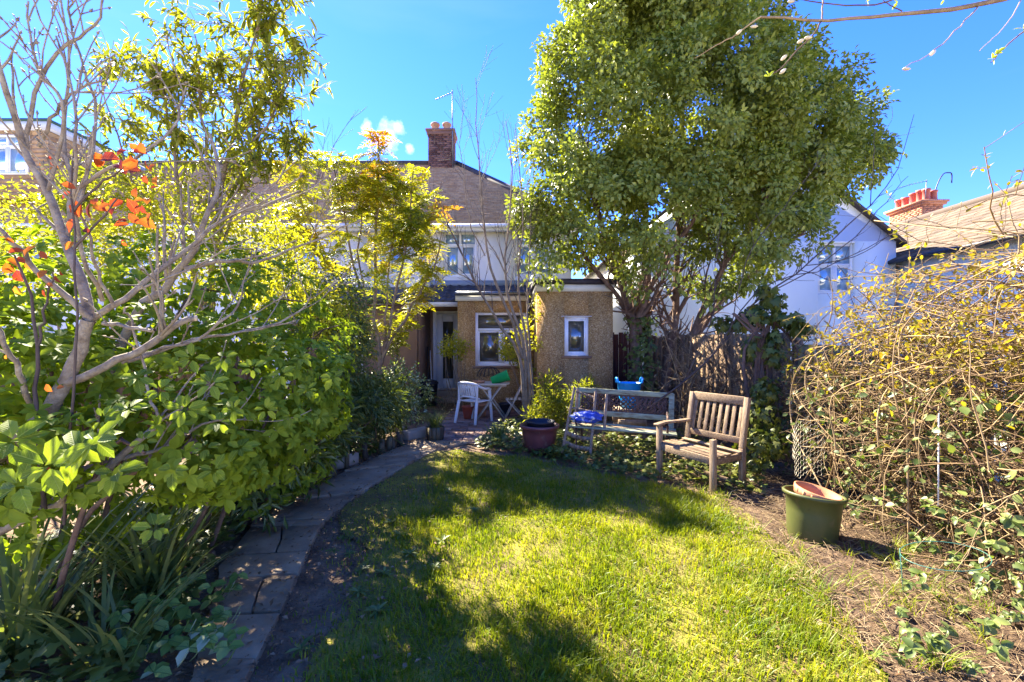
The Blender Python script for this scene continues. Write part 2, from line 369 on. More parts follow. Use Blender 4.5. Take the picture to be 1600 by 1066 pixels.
M['black'] = surf('black_plastic', [(.012, .012, .016), (.03, .03, .035)], 8, .5, .1, 50)
M['glass_sky'] = glassmat('window_glass_upper', (.20, .33, .42), .35)  # light blue base colour stands in for sky reflected in the panes
M['glass_dark'] = glassmat('window_glass_lower', (.075, .062, .035), .13)  # brownish base colour stands in for foliage reflected in the panes
M['stone'] = surf('paving_stone', [(.16, .105, .055), (.27, .185, .10), (.36, .265, .15)], 3.5, .85, .5, 55, .006, island=.1)
M['patio'] = surf('reddish_patio_brick', [(.16, .085, .06), (.25, .15, .11), (.30, .20, .15)], 3, .9, .4, 60, .005, island=.2)
M['soil'] = surf('soil', [(.09, .052, .028), (.18, .112, .06), (.27, .18, .10)], 5, .95, 1, 40, .03, detail=8)
M['straw_ground'] = surf('dry_litter_ground', [(.04, .022, .012), (.085, .05, .026), (.15, .095, .05)], 9, .95, 1, 50, .02, detail=8)
M['outer'] = surf('pale_bounce_ground', [(.40, .36, .25), (.52, .47, .34)], .6, .95, .5, 30, .02)  # ground outside the garden, made pale to bounce sunlight into the shade
M['moss'] = surf('mossy_turf', [(.10, .065, .028), (.16, .135, .02), (.27, .24, .022)], 2.6, .95, 1, 70, .015, detail=8)
M['wood_v'] = surf('weathered_wood_upright', [(.13, .08, .042), (.26, .175, .095), (.37, .265, .16)], 9, .8, .6, 30, .006, stretch=(6, 6, .6), island=.12)
M['wood_h'] = surf('weathered_wood_level', [(.13, .08, .042), (.27, .18, .095), (.38, .27, .16)], 9, .8, .6, 30, .006, stretch=(.6, 6, 6), island=.12)
M['greywood'] = surf('grey_weathered_wood', [(.16, .105, .06), (.27, .185, .11), (.37, .265, .17)], 9, .85, .6, 30, .006, stretch=(3, 6, 1), island=.1)
M['greenpaint'] = surf('flaking_pale_green_paint', [(.15, .095, .05), (.24, .25, .15), (.32, .36, .23), (.38, .42, .28)], 7, .7, .5, 40, .004, stretch=(1, 4, 4))
M['iron'] = surf('rusty_cast_iron', [(.05, .03, .022), (.11, .06, .04), (.17, .10, .065)], 20, .8, .5, 90, .003)
M['darkwood'] = surf('dark_maroon_boards', [(.055, .018, .024), (.10, .035, .042)], 5, .7, .4, 30, .005, stretch=(5, 5, .5), island=.2)
M['fence'] = surf('brown_fence_board', [(.11, .065, .035), (.22, .135, .07), (.32, .21, .11)], 5, .85, .5, 30, .006, stretch=(5, 5, .5), island=.25)
M['fence_moss'] = surf('mossy_yellow_board', [(.16, .13, .05), (.32, .29, .07), (.42, .38, .16), (.38, .35, .26)], 3.5, .9, .5, 30, .006, stretch=(1.5, 1.5, 1), island=.15)
M['maroon'] = surf('maroon_glaze', [(.11, .028, .03), (.17, .05, .046), (.15, .045, .04), (.24, .15, .10)], 6, .4, .15, 30, spec=.5)
M['greentub'] = surf('green_plastic', [(.05, .055, .014), (.085, .09, .022), (.075, .085, .02), (.12, .10, .04)], 7, .5, .08, 40)
M['terracotta'] = surf('terracotta', [(.42, .17, .07), (.55, .25, .12)], 5, .75, .15, 60)
M['redpot'] = surf('red_pot', [(.30, .05, .025), (.40, .09, .045)], 5, .5, .1, 60)
M['whiteplastic'] = surf('white_garden_plastic', [(.74, .69, .58), (.85, .80, .70)], 6, .45, .08, 40)
M['greenplastic'] = surf('bright_green_plastic', [(.01, .34, .07), (.015, .42, .10)], 3, .4, .05, 40)
M['blueplastic'] = surf('bright_blue_plastic', [(.008, .25, .62), (.01, .32, .72)], 3, .4, .05, 40)
M['bag'] = surf('blue_and_white_bag', [(.02, .03, .20), (.04, .08, .42), (.03, .06, .34), (.05, .10, .45), (.8, .78, .74), (.7, .7, .7)], 9, .4, .5, 14, .02)
M['tablewood'] = surf('pale_table_wood', [(.42, .34, .22), (.58, .49, .34)], 9, .7, .3, 40, .004, stretch=(1, 5, 5), island=.1)
M['bark_pale'] = surf('pale_smooth_bark', [(.11, .08, .045), (.21, .16, .10), (.29, .235, .155), (.38, .33, .235)], 16, .85, .9, 70, .008, detail=8)
M['bark_brown'] = surf('brown_bark', [(.07, .04, .025), (.15, .088, .055), (.22, .14, .09)], 9, .9, .8, 40, .01)
M['bark_grey'] = surf('grey_brown_bark', [(.12, .08, .045), (.23, .16, .09), (.32, .235, .14)], 9, .85, .6, 40, .008)
M['twig_dark'] = surf('dark_twig', [(.06, .04, .03), (.12, .085, .06)], 9, .8, .2, 60)
M['twig_tan'] = surf('dry_tan_stem', [(.10, .055, .024), (.23, .145, .062), (.38, .265, .125)], 4, .8, .2, 60, island=.3)
M['straw'] = surf('dry_straw', [(.11, .065, .03), (.23, .15, .07), (.38, .28, .15)], 4, .8, 0, island=.3)
M['wire'] = surf('galvanised_wire', [(.40, .36, .26), (.52, .47, .36)], 9, .5, 0, metallic=.3)
M['greenwire'] = surf('green_coated_wire', [(.04, .14, .10), (.07, .20, .15)], 9, .4, 0)
M['cane'] = surf('pale_cane', [(.55, .56, .55), (.7, .7, .68)], 9, .6, 0)
M['step'] = surf('concrete_step', [(.27, .22, .155), (.37, .31, .225)], 5, .85, .3, 60)
M['log'] = surf('old_log_stake', [(.045, .032, .02), (.09, .068, .04), (.14, .115, .06)], 9, .9, .6, 30, .006, stretch=(3, 3, .8), island=.2)
# foliage
M['lf_ever'] = leafmat('evergreen_leaf', [(0.114, 0.150, 0.029), (0.200, 0.238, 0.037), (0.289, 0.316, 0.051), (0.429, 0.443, 0.101)], .33, .4, patch=1.2, spec=.4)
M['lf_choisya'] = leafmat('choisya_leaf', [(0.120, 0.173, 0.014), (0.224, 0.292, 0.021), (0.350, 0.410, 0.032)], .45, .55, patch=1.6, spec=.15)
M['lf_privet'] = leafmat('privet_leaf', [(0.210, 0.237, 0.018), (0.378, 0.362, 0.022), (0.588, 0.500, 0.028)], .52, .4, patch=1.3)
M['lf_lance'] = leafmat('narrow_leaf', [(0.126, 0.150, 0.020), (0.238, 0.250, 0.024), (0.378, 0.350, 0.033)], .48, .38)
M['lf_mahonia'] = leafmat('feathered_leaf', [(0.108, 0.149, 0.025), (0.228, 0.265, 0.020), (0.384, 0.368, 0.020), (0.504, 0.414, 0.020), (0.552, 0.287, 0.020)], .5, .4, patch=1.1)
M['lf_orange'] = leafmat('orange_feathered_leaf', [(.35, .28, .03), (.48, .26, .03), (.5, .16, .03)], .5, .4)
M['lf_red'] = leafmat('red_orange_leaf', [(.14, .03, .02), (.38, .06, .02), (.48, .16, .02), (.55, .30, .03)], .5, .4, tint=(1.5, .95, .4))
M['lf_ivy'] = leafmat('ivy_leaf', [(0.055, 0.080, 0.013), (0.114, 0.136, 0.020), (0.227, 0.227, 0.039)], .2, .42, spec=.3)
M['lf_dark'] = leafmat('dark_green_leaf', [(0.055, 0.079, 0.020), (0.109, 0.144, 0.028), (0.164, 0.187, 0.033)], .3, .4)  # dark green leaves of ferns and border plants
M['lf_strap'] = leafmat('strap_leaf', [(0.081, 0.118, 0.033), (0.151, 0.198, 0.050), (0.261, 0.269, 0.076)], .3, .4)
M['lf_lamium'] = leafmat('silver_marked_leaf', [(.10, .17, .03), (.17, .25, .05), (.26, .33, .09), (.48, .50, .28)], .3, .6, spec=.2)
M['lf_ochre'] = leafmat('ochre_leaf', [(0.133, 0.144, 0.020), (0.247, 0.216, 0.025), (0.380, 0.279, 0.030), (0.427, 0.243, 0.030)], .5, .45, patch=1.0)
M['lf_bramble'] = leafmat('bramble_leaf', [(0.062, 0.099, 0.022), (0.134, 0.180, 0.037), (0.233, 0.271, 0.074)], .35, .45)
M['lf_dead'] = leafmat('dead_leaf', [(.12, .065, .03), (.24, .14, .07), (.36, .24, .13)], .2, .7)
M['lf_new'] = leafmat('new_leaf', [(.32, .38, .03), (.45, .48, .05)], .5, .4)
M['grass'] = leafmat('grass_blade', [(.085, .14, .008), (.15, .215, .010), (.24, .285, .014), (.38, .35, .05)], .5, .45, tint=(1.3, 1.2, .3), patch=2.2)
M['lf_choisya_near'] = leafmat('glossy_leaf_near', [(0.120, 0.170, 0.015), (0.200, 0.270, 0.021), (0.331, 0.394, 0.034)], .45, .5, spec=.2, vein=(.36, .42, .08))
M['lf_red_near'] = leafmat('red_leaf_near', [(0.119, 0.024, 0.020), (0.323, 0.048, 0.020), (0.408, 0.128, 0.020), (0.468, 0.240, 0.030)], .5, .45, tint=(1.5, .95, .4), vein=(.42, .12, .04))
M['lf_lamium_near'] = leafmat('silver_leaf_near', [(0.120, 0.204, 0.036), (0.204, 0.300, 0.060), (0.264, 0.360, 0.096)], .3, .6, spec=.2, vein=(.05, .11, .03))
M['catkin'] = surf('cream_catkin', [(.5, .42, .25), (.65, .56, .38)], 20, .8, .2, 90)
# ------------------------------------------------------------------ ground, lawn, path, patio
def sheet(name, x0, x1, y0, y1, nx, ny, zf, mat, inside=None, **kw):
    X, Y = np.meshgrid(np.linspace(x0, x1, nx), np.linspace(y0, y1, ny)); Z = zf(X, Y)
    V = np.stack([X, Y, Z], -1).reshape(-1, 3)
    i = (np.arange(ny-1)[:, None]*nx+np.arange(nx-1)[None]).ravel()
    Q = np.stack([i, i+1, i+nx+1, i+nx], -1)
    if inside is not None:
        c = V[Q].mean(1); Q = Q[inside(c[:, 0], c[:, 1])]
    return obj(name, V, [Q], mat, None, True, **kw)
Lp = [G(275, 1110), G(300, 1066), G(318, 980), G(338, 920), G(352, 880), G(400, 815), G(455, 780), G(510, 753), G(565, 727), G(615, 705), G(655, 688)]
Rp = [G(372, 1110), G(385, 1066), G(428, 978), G(458, 918), G(478, 872), G(512, 812), G(570, 768), G(612, 742), G(655, 718), G(690, 702), G(745, 690)]
Lp = smooth_path([p[:3] for p in Lp], 60); Rp = smooth_path([p[:3] for p in Rp], 60)
def edge_x(E, y): return np.interp(y, E[:, 1], E[:, 0])
lawn_top = np.array([(-1.3, 6.55), (-.74, 6.62), (.0, 6.3), (.65, 5.75), (1.47, 5.15), (2.0, 4.75), (2.2, 4.5)])
lawn_right = np.array([(1.75, 1.2), (1.8, 2.13), (1.98, 2.66), (2.12, 3.3), (2.15, 3.83), (2.15, 4.6)])
def lawn_mask(x, y):
    m = x > edge_x(Rp, y)+.02
    m &= x < np.interp(y, lawn_right[:, 1], lawn_right[:, 0])+.10*(vnoise(x, y, 3, 4)-.5)*2
    m &= y < np.interp(x, lawn_top[:, 0], lawn_top[:, 1])+.15*(vnoise(x, y, 3, 2)-.5)
    return m & (y > 1.2)
def zsoil(x, y): return .028*(vnoise(x, y, 2.2)-.5)+.018*(vnoise(x, y, 9, 1)-.5)+.010*(vnoise(x, y, 27, 2)-.5)-.02
def on_path(x, y): return (x > edge_x(Lp, y)-.01) & (x < edge_x(Rp, y)+.01) & (y < 7.3)
obj('ground', [(-250, -250, -.06), (250, -250, -.06), (250, 600, -.06), (-250, 600, -.06)], [np.array([(0, 1, 2, 3)])], M['outer'], kind='structure')
sheet('garden_soil', -6, 5.5, .8, 9.4, 190, 150, zsoil, M['soil'], None, kind='structure')
def zlawn(x, y): return .016*(vnoise(x, y, 2.2)-.5)+.012*(vnoise(x, y, 8, 1)-.5)+.006*(vnoise(x, y, 30, 1)-.5)+.004
sheet('lawn_turf', -2.1, 2.5, 1.2, 6.8, 190, 220, zlawn, M['moss'], lambda x, y: lawn_mask(x, y) & ~((x < edge_x(Rp, y)+.42*np.clip((4.4-y)/1.2, 0, 1)*(.5+vnoise(x, y, 4, 9))) & (y < 4.6)), kind='structure')
sheet('litter_strip', 1.5, 4.6, 1.2, 6.2, 120, 160, lambda x, y: zsoil(x, y)+.024, M['straw_ground'],
      lambda x, y: (x > np.interp(y, lawn_right[:, 1], lawn_right[:, 0])-.02) & (y < 5.6), kind='structure')

path = bpy.data.objects.new('garden_path', None); OFF[path.name] = np.zeros(3); finish(path, None, kind='structure', label='curving path of worn grey paving slabs beside the lawn')
cut = [0]; lens = [.30, .42, .44, .33, .50, .14, .17, .46, .12, .47, .48, .2, .5, .5, .46, .5, .5, .4, .5, .5, .5, .5]
Sc = np.concatenate([[0], np.cumsum(np.linalg.norm(np.diff((Lp+Rp)/2, axis=0), axis=1))])
for l in lens: cut.append(min(cut[-1]+l, Sc[-1]))
def at_s(E, s): return np.array([np.interp(s, Sc, E[:, k]) for k in range(3)])
def slab_poly(poly, z, h=.05):
    mb = MB(); n = len(poly); top = [(p[0], p[1], z+rng.normal(0, .0025)) for p in poly]; bot = [(p[0], p[1], z-h) for p in poly]
    fs = [tuple(range(n))]+[(i+n, (i+1) % n+n, (i+1) % n, i) for i in range(n)]
    return mb.add(top+bot, fs)
for i in range(len(lens)):
    a, b = cut[i]+.011, cut[i+1]-.009
    if b-a < .05: continue
    sk = rng.normal(0, .035, 2)
    la, ra, lb, rb = at_s(Lp, a), at_s(Rp, a+sk[0]*.2), at_s(Lp, b), at_s(Rp, b+sk[0]*.2)
    lm, rm = at_s(Lp, (a+b)/2), at_s(Rp, (a+b)/2)
    jl = lambda p, k: p+np.array([rng.normal(0, k), rng.normal(0, k), 0])
    z = .022+rng.normal(0, .006)
    if i in (2, 5, 6, 8, 11, 4, 14):    # cracked slabs lie in two or three pieces
        t = rng.uniform(.35, .65); ca = la+(ra-la)*t; cb = lb+(rb-lb)*(t+rng.uniform(-.2, .2)); cm = (ca+cb)/2+np.array([rng.normal(0, .03), 0, 0])
        g = np.array([.007, 0, 0])
        slab_poly([jl(la, .012), ca-g, cm-g, cb-g, jl(lb, .012)], z).build('slab', M['stone'], path, bevel=.004)
        slab_poly([ca+g, ra, rm, rb, cb+g, cm+g], z+.005).build('slab', M['stone'], path, bevel=.004)
    else:
        slab_poly([jl(la, .012), ra, rm, rb, jl(lb, .012), jl(lm, .015)], z).build('slab', M['stone'], path, bevel=.004)
# patio of reddish bricks with mortar bed
pat = obj('patio', [(-2.4, 7.05, .004), (.9, 7.05, .004), (.9, 12.6, .004), (-2.4, 12.6, .004)], [np.array([(0, 1, 2, 3)])], M['soil'], kind='structure')
pm = MB().box((-.14, -.095, -.03), (.14, .095, .012)); proto = pm.build('patio_brick', M['patio'], pat, bevel=.006)
cnt = 0
for r_ in range(24):
    for c_ in range(11):
        x = -2.25+c_*.29+(r_ % 2)*.145; y = 7.2+r_*.2
        if y > 11.6 or x > .75 or x < edge_x(Rp, y)-.75 or (y > 9.6 and (x > -1.1 and y > 10.4)): continue
        o = proto if cnt == 0 else proto.copy()
        if cnt: col.objects.link(o)
        o.location = (x+rng.normal(0, .004), y+rng.normal(0, .004), .008+rng.normal(0, .003)); o.rotation_euler = (rng.normal(0, .01), rng.normal(0, .01), rng.normal(0, .015)); cnt += 1

# ------------------------------------------------------------------ buildings
def wall_holes(mb, x0, x1, z0, z1, y0, y1, holes):
    xs = sorted({x0, x1, *[h[0] for h in holes], *[h[1] for h in holes]}); zs = sorted({z0, z1, *[h[2] for h in holes], *[h[3] for h in holes]})
    for a, b in zip(xs[:-1], xs[1:]):
        run = None
        for c, d in zip(zs[:-1], zs[1:]):
            mx_, mz = (a+b)/2, (c+d)/2
            if any(h[0] < mx_ < h[1] and h[2] < mz < h[3] for h in holes):
                if run: mb.box((a, y0, run[0]), (b, y1, run[1])); run = None
            else: run = (run[0], d) if run else (c, d)
        if run: mb.box((a, y0, run[0]), (b, y1, run[1]))
    return mb
def window(parent, x0, x1, z0, z1, y, mull=(.5,), trans=.28, glass='glass_sky', fw=.055, sill='white', frame='upvc', top_mull=True):
    """casement window set into a wall whose face is at y (facing -Y)"""
    mb = MB(); f0, f1 = y-.012, y+.06
    mb.box((x0, f0, z0), (x0+fw, f1, z1)); mb.box((x1-fw, f0, z0), (x1, f1, z1))
    mb.box((x0+fw, f0, z0), (x1-fw, f1, z0+fw)); mb.box((x0+fw, f0, z1-fw), (x1-fw, f1, z1))
    zt = z1-(z1-z0)*trans if trans else z1-fw
    if trans: mb.box((x0+fw, f0+.004, zt-fw/2), (x1-fw, f1, zt+fw/2))
    xm = [x0+(x1-x0)*m for m in mull]
    for x in xm:
        mb.box((x-fw/2, f0+.007, z0+fw), (x+fw/2, f1, zt-(fw/2 if trans else 0)))
        if trans and top_mull: mb.box((x-fw/2, f0+.007, zt+fw/2), (x+fw/2, f1, z1-fw))
    # inner sash of the first light
    xs = [x0+fw]+[x for x in xm]+[x1-fw]
    s = fw*.7
    for a, b in zip(xs[:-1], xs[1:]):
        a2 = a+(fw/2 if a != x0+fw else 0); b2 = b-(fw/2 if b != x1-fw else 0); zt2 = zt-(fw/2 if trans else 0)
        for q in (((a2, z0+fw), (a2+s, zt2)), ((b2-s, z0+fw), (b2, zt2)), ((a2+s, z0+fw), (b2-s, z0+fw+s)), ((a2+s, zt2-s), (b2-s, zt2))):
            mb.box((q[0][0], f0+.014, q[0][1]), (q[1][0], f1-.01, q[1][1]))
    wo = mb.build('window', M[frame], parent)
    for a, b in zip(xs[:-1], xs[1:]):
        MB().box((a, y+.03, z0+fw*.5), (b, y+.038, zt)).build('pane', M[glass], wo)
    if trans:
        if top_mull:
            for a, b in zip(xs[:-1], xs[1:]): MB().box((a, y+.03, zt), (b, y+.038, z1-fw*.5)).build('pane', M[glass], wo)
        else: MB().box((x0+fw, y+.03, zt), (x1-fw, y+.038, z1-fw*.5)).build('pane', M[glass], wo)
    if sill: MB().box((x0-.06, y-.07, z0-.055), (x1+.06, y+.02, z0-.002)).build('sill', M[sill], wo)
    return wo
def slope_tiles(mb, x0f, x1f, A, B, n, tw, lip=.018):
    """courses of tiles from eave line A=(y,z) to ridge B; x0f/x1f(t) give the ends"""
    V = []; Q = []; A = np.array(A); B = np.array(B); nr = np.array([-(B-A)[1], (B-A)[0]]); nr = nr/np.linalg.norm(nr)
    if nr[1] < 0: nr = -nr
    for c in range(n):
        t0, t1 = c/n, (c+1.15)/n; p, q = A+(B-A)*t0, A+(B-A)*t1
        a, b = x0f(min(1, t0)), x1f(min(1, t0)); x = a-(tw*.5 if c % 2 else 0)
        while x < b:
            xa, xb = max(a, x+.004), min(b, x+tw-.004); x += tw
            if xb-xa < .03: continue
            up = lip+rng.normal(0, .004); pl = p+nr*up; pu = q+nr*.004; k = len(V)
            V += [(xa, *pl), (xb, *pl), (xb, *pu), (xa, *pu), (xa, *(p+nr*-.005)), (xb, *(p+nr*-.005))]
            Q += [(k, k+1, k+2, k+3), (k+4, k+5, k+1, k)]
    mb.addnp(np.array(V), [np.array(Q)]); return mb
def brick_stack(parent, x0, x1, y0, y1, z0, z1, mat, name='chimney', bl=.225, bh=.075):
    core = MB().box((x0+.012, y0+.012, z0), (x1-.012, y1-.012, z1)).build(name, M['mortar'], parent)
    me = {}
    def place(lx, ly, c):
        key = (round(lx, 3), round(ly, 3))
        if key not in me:
            mb = MB().box((-lx/2, -ly/2, -bh/2+.005), (lx/2, ly/2, bh/2-.005)); me[key] = raw_mesh('brick', mb.V[0], [np.array(mb.Q[4])], mat)
        o = bpy.data.objects.new('brick', me[key]); finish(o, core); o.location = np.array(c)-OFF[core.name]
    n = int((z1-z0)/bh)
    for i in range(n):
        z = z0+bh*(i+.5); nx = max(2, round((x1-x0)/bl)); L_ = (x1-x0)/nx
        if i % 2 == 0:
            for k in range(nx): place(L_-.012, .03, (x0+L_*(k+.5), y0, z))
        else:
            for k in range(nx+1):
                a = max(x0, x0+L_*(k-.5)); b = min(x1, x0+L_*(k+.5)); place(b-a-.012, .03, ((a+b)/2, y0, z))
    return core, place, n

# --- terrace: three houses in one row, wall face at Y=12.5
WY = 12.5; EZ = 4.78; RZ = 8.0; RY = 16.5
def terrace(name, label, x0, x1, wins, hip=False, door=None, tile='rooftile', extra_holes=()):
    h = thing(name, label, 'house', ((x0+x1)/2, WY, 0))
    holes = [(a, b, c, d) for a, b, c, d in wins]+list(extra_holes)
    mb = wall_holes(MB(), x0+.002, x1-.002, -.05, EZ, WY, WY+.25, holes); mb.box((x0+.002, WY+.25, -.05), (x0+.2, 20, EZ)); mb.box((x1-.2, WY+.25, -.05), (x1-.002, 20, EZ))
    mb.box((x0+.2, 19.8, -.05), (x1-.2, 20, EZ)); mb.build('wall', M['render'], h)
    for a, b, c, d in wins: window(h, a, b, c, d, WY+.08, sill='felt')
    E = (12.15, EZ-.06); X1 = x1+.3 if hip else x1
    rx = -1.97 if hip else x1
    base = MB(); zb = -.02
    base.add([(x0, E[0], E[1]+zb), (X1, E[0], E[1]+zb), (rx, RY, RZ+zb), (x0, RY, RZ+zb), (x0, 20.85, E[1]+zb), (X1, 20.85, E[1]+zb)],
             [(0, 1, 2, 3), (3, 2, 5, 4), (1, 5, 2)] if hip else [(0, 1, 2, 3), (3, 2, 5, 4)])
    rf = base.build('roof', M[tile], h)
    slope_tiles(MB(), lambda t: x0+.001, lambda t: X1+(rx-X1)*t-.001, E, (RY, RZ), 36, .19).build('tile', M[tile], rf, kind='stuff')
    MB().tube([(x0+.003, RY, RZ+.03), (rx, RY, RZ+.03)], .11, 10).build('ridge', M['ridge'], rf)
    if hip: MB().tube([(rx, RY, RZ+.02), (X1, E[0], E[1]+.03)], .10, 10).build('hip_ridge', M['ridge'], rf)
    MB().box((x0+.003, 12.21, EZ-.22), (X1-.003, 12.25, EZ-.075)).build('fascia', M['white'], h)
    MB().box((x0+.003, 12.25, EZ-.20), (X1-.003, WY-.002, EZ-.17)).build('soffit', M['white'], h)
    MB().tube([(x0+.01, 12.14, EZ-.10), (X1-.01, 12.14, EZ-.10)], .055, 8).build('gutter', M['white'], h)
    return h
house = terrace('terrace_house', 'pale hipped end-terrace house with brown kitchen extension behind the patio', -2.25, 1.634,
                [(-1.88, -.97, 3.37, 4.6), (.09, 1.09, 3.37, 4.6)], hip=True, extra_holes=[(-2.17, -1.2, .28, 2.42)])
h2 = terrace('terrace_house', 'pale terrace house behind the feathery yellow tree, next to the brick chimney', -8.2, -2.25,
             [(-3.9, -2.9, 3.4, 4.55), (-6.6, -5.3, 3.4, 4.55), (-5.6, -4.7, 1.0, 2.2)])
h3 = terrace('terrace_house', 'terrace house with a brown tile-hung roof dormer behind the bare branches', -22, -8.2,
             [(-11.0, -9.9, 3.3, 4.5), (-14, -12.6, 3.3, 4.5), (-18, -16.5, 3.3, 4.5)])
# neighbour's ground floor extension and party wall beside the door recess
wall_holes(MB(), -5.2, -2.25, -.05, 2.45, 10.7, 10.95, [(-4.4, -3.5, .9, 2.0)]).box((-2.45, 10.95, -.05), (-2.25, 12.49, 2.45)).build('extension_wall', M['brownwall'], h2)
window(h2, -4.4, -3.5, .9, 2.0, 10.76, glass='glass_dark')
MB().add([(-5.3, 10.5, 2.46), (-2.36, 10.5, 2.46), (-2.36, 12.49, 3.0), (-5.3, 12.49, 3.0), (-5.3, 10.5, 2.54), (-2.36, 10.5, 2.54), (-2.36, 12.49, 3.08), (-5.3, 12.49, 3.08)],
         [(0, 3, 2, 1), (4, 5, 6, 7), (0, 1, 5, 4), (1, 2, 6, 5), (2, 3, 7, 6), (3, 0, 4, 7)]).build('extension_roof', M['slate'], h2)
MB().box((-2.42, 10.46, 2.2), (-2.26, 10.69, 2.5)).build('gutter_end', M['white'], h2)
# dormer of the far-left house
dm = MB(); DX = -13.0
dm.box((DX-4.5, 12.75, 5.6), (DX, 12.9, 7.5)); dm.box((DX-.12, 12.9, 5.6), (DX, 17.3, 7.5))
d_ = dm.build('dormer', M['rooftile'], h3)
for i in range(15):   # hung tile courses on face and cheek
    z = 5.65+i*.122
    MB().box((DX-4.52, 12.72-.0, z), (DX+.002, 12.745, z+.115)).build('tile_course', M['rooftile'], d_) if z < 6.2 else MB().box((DX-.42, 12.72, z), (DX+.002, 12.745, z+.115)).build('tile_course', M['rooftile'], d_)
    MB().box((DX+.004, 12.72, z), (DX+.03, 17.3, z+.115)).build('tile_course', M['rooftile'], d_)
MB().box((DX-4.7, 12.55, 7.5), (DX+.2, 17.4, 7.66)).build('dormer_fascia', M['white'], d_)
MB().box((DX-4.72, 12.53, 7.66), (DX+.22, 17.42, 7.74)).build('dormer_roof', surf('green_roof_felt', [(.05, .10, .07), (.08, .15, .10)], 5, .8), d_)
window(h3, DX-2.2, DX-.5, 6.25, 7.35, 12.70, mull=(.33, .66), sill=None)

# main chimney on the party line
core, place, n = brick_stack(house, -2.98, -2.10, 16.15, 16.85, 7.45, 9.05, M['brick'])
for i in range(n):      # right-hand face
    z = 7.45+.075*(i+.5); ys = (16.15, 16.38, 16.62, 16.85) if i % 2 == 0 else (16.15, 16.27, 16.5, 16.73, 16.85)
    for a, b in zip(ys[:-1], ys[1:]): place(.03, b-a-.012, (-2.10, (a+b)/2, z))
MB().box((-3.06, 16.07, 9.05), (-2.02, 16.93, 9.12)).box((-3.02, 16.11, 8.93), (-2.06, 16.89, 9.05)).build('chimney_cap', M['brick'], core)
MB().box((-3.0, 16.0, 7.40), (-2.05, 16.14, 7.62)).build('flashing', M['lead'], core)
for cx in (-2.78, -2.36):
    MB().lathe([(.15, 0), (.13, .12), (.135, .26), (.17, .28), (.17, .33), (.15, .36), (.08, .40), (0, .41)], (cx, 16.5, 9.12), 16).build('chimney_pot', M['pot_clay'], core, True)
def aerial(label, base, top, boom_to, nel, mat='metal', r=.018, el=.28):
    base, top, boom_to = map(np.array, (base, top, boom_to))
    t = thing('tv_aerial', label, 'aerial', base)
    MB().tube([base, top], r, 6).build('mast', M[mat], t)
    bs = top+(base-top)*.04
    MB().tube([bs, boom_to], r*.6, 5).build('boom', M[mat], t)
    d = boom_to-bs; u = np.cross(d, (0, 0, 1.)); u /= np.linalg.norm(u); u = u*.6+np.array([0, 0, .5])
    for k in range(nel):
        c = bs+d*((k+.5)/nel); MB().tube([c-u*el*(.5-.02*k), c+u*el*(.5-.02*k)], r*.35, 4).build('element', M[mat], t)
    return t
aerial('tall thin TV aerial rising from the dark brick chimney', P(707, 262, 16.1), P(707, 140, 16.1), P(680, 156, 15.6), 7)

# kitchen bay, lean-to roof, door
KY = 10.5
mb = wall_holes(MB(), -1.256, .50, -.05, 2.52, KY, KY+.22, [(-.85, .33, 1.02, 2.26)]); mb.box((-1.256, KY+.22, -.05), (-1.05, WY-.002, 2.52))
mb.build('kitchen_wall', M['pebble'], house)
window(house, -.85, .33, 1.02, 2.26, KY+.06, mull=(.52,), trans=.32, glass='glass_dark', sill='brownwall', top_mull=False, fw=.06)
MB().box((-1.30, KY-.06, 2.521), (.50, KY-.003, 2.64)).build('fascia', M['cream'], house)
MB().tube([(-1.30, KY-.11, 2.69), (.46, KY-.11, 2.69)], .05, 8).build('gutter', M['metal'], house)
MB().tube([(.40, KY-.10, 2.66), (.40, KY-.06, 2.5), (.40, KY-.06, .1)], .032, 8).build('downpipe', M['black'], house)
MB().box((-2.246, WY-.045, 2.421), (-1.0, WY-.003, 2.55)).box((-2.246, WY-.03, .28), (-2.172, WY-.003, 2.42)).build('door_surround', M['brownwall'], house)
def lean(x0, x1, A, B, rows, nm):
    A = np.array(A); B = np.array(B)
    b = MB().add([(x0, A[0], A[1]-.05), (x1, A[0], A[1]-.05), (x1, B[0], B[1]-.05), (x0, B[0], B[1]-.05), (x0, A[0], A[1]-.004), (x1, A[0], A[1]-.004), (x1, B[0], B[1]-.004), (x0, B[0], B[1]-.004)],
             [(0, 3, 2, 1), (4, 5, 6, 7), (0, 1, 5, 4), (1, 2, 6, 5), (2, 3, 7, 6), (3, 0, 4, 7)]).build(nm, M['slate'], house)
    L_ = np.linalg.norm(B-A)/rows; tw = (x1-x0)/round((x1-x0)/.24)
    V = []; Q = []
    for j in range(9):
        x = tw*j/8; z = .028*max(0, math.cos((j/8-.28)*2*math.pi*1.0))**1.0+.012
        V += [(x, 0, z+.012), (x, L_*1.12, z), (x, 0, z-.012)]
    for j in range(8): Q += [(3*j, 3*j+3, 3*j+4, 3*j+1), (3*j+2, 3*j+5, 3*j+3, 3*j)]
    me = raw_mesh('tile', V, [np.array(Q)], M['slate'], True)
    ang = math.atan2(B[1]-A[1], B[0]-A[0])
    for r_ in range(rows):
        for c_ in range(round((x1-x0)/tw)):
            o = bpy.data.objects.new('tile', me); finish(o, b); p = A+(B-A)*r_/rows
            o.location = np.array([x0+c_*tw, p[0], p[1]])-OFF[b.name]; o.rotation_euler = (ang+rng.normal(0, .008), 0, rng.normal(0, .006))
lean(-2.24, -1.27, (11.15, 2.56), (WY-.05, 3.10), 5, 'porch_roof')
lean(-1.262, .50, (10.40, 2.72), (WY-.05, 3.10), 7, 'lean_to_roof')
MB().box((-2.32, 11.10, 2.44), (-1.27, 11.14, 2.55)).build('porch_fascia', M['white'], house)
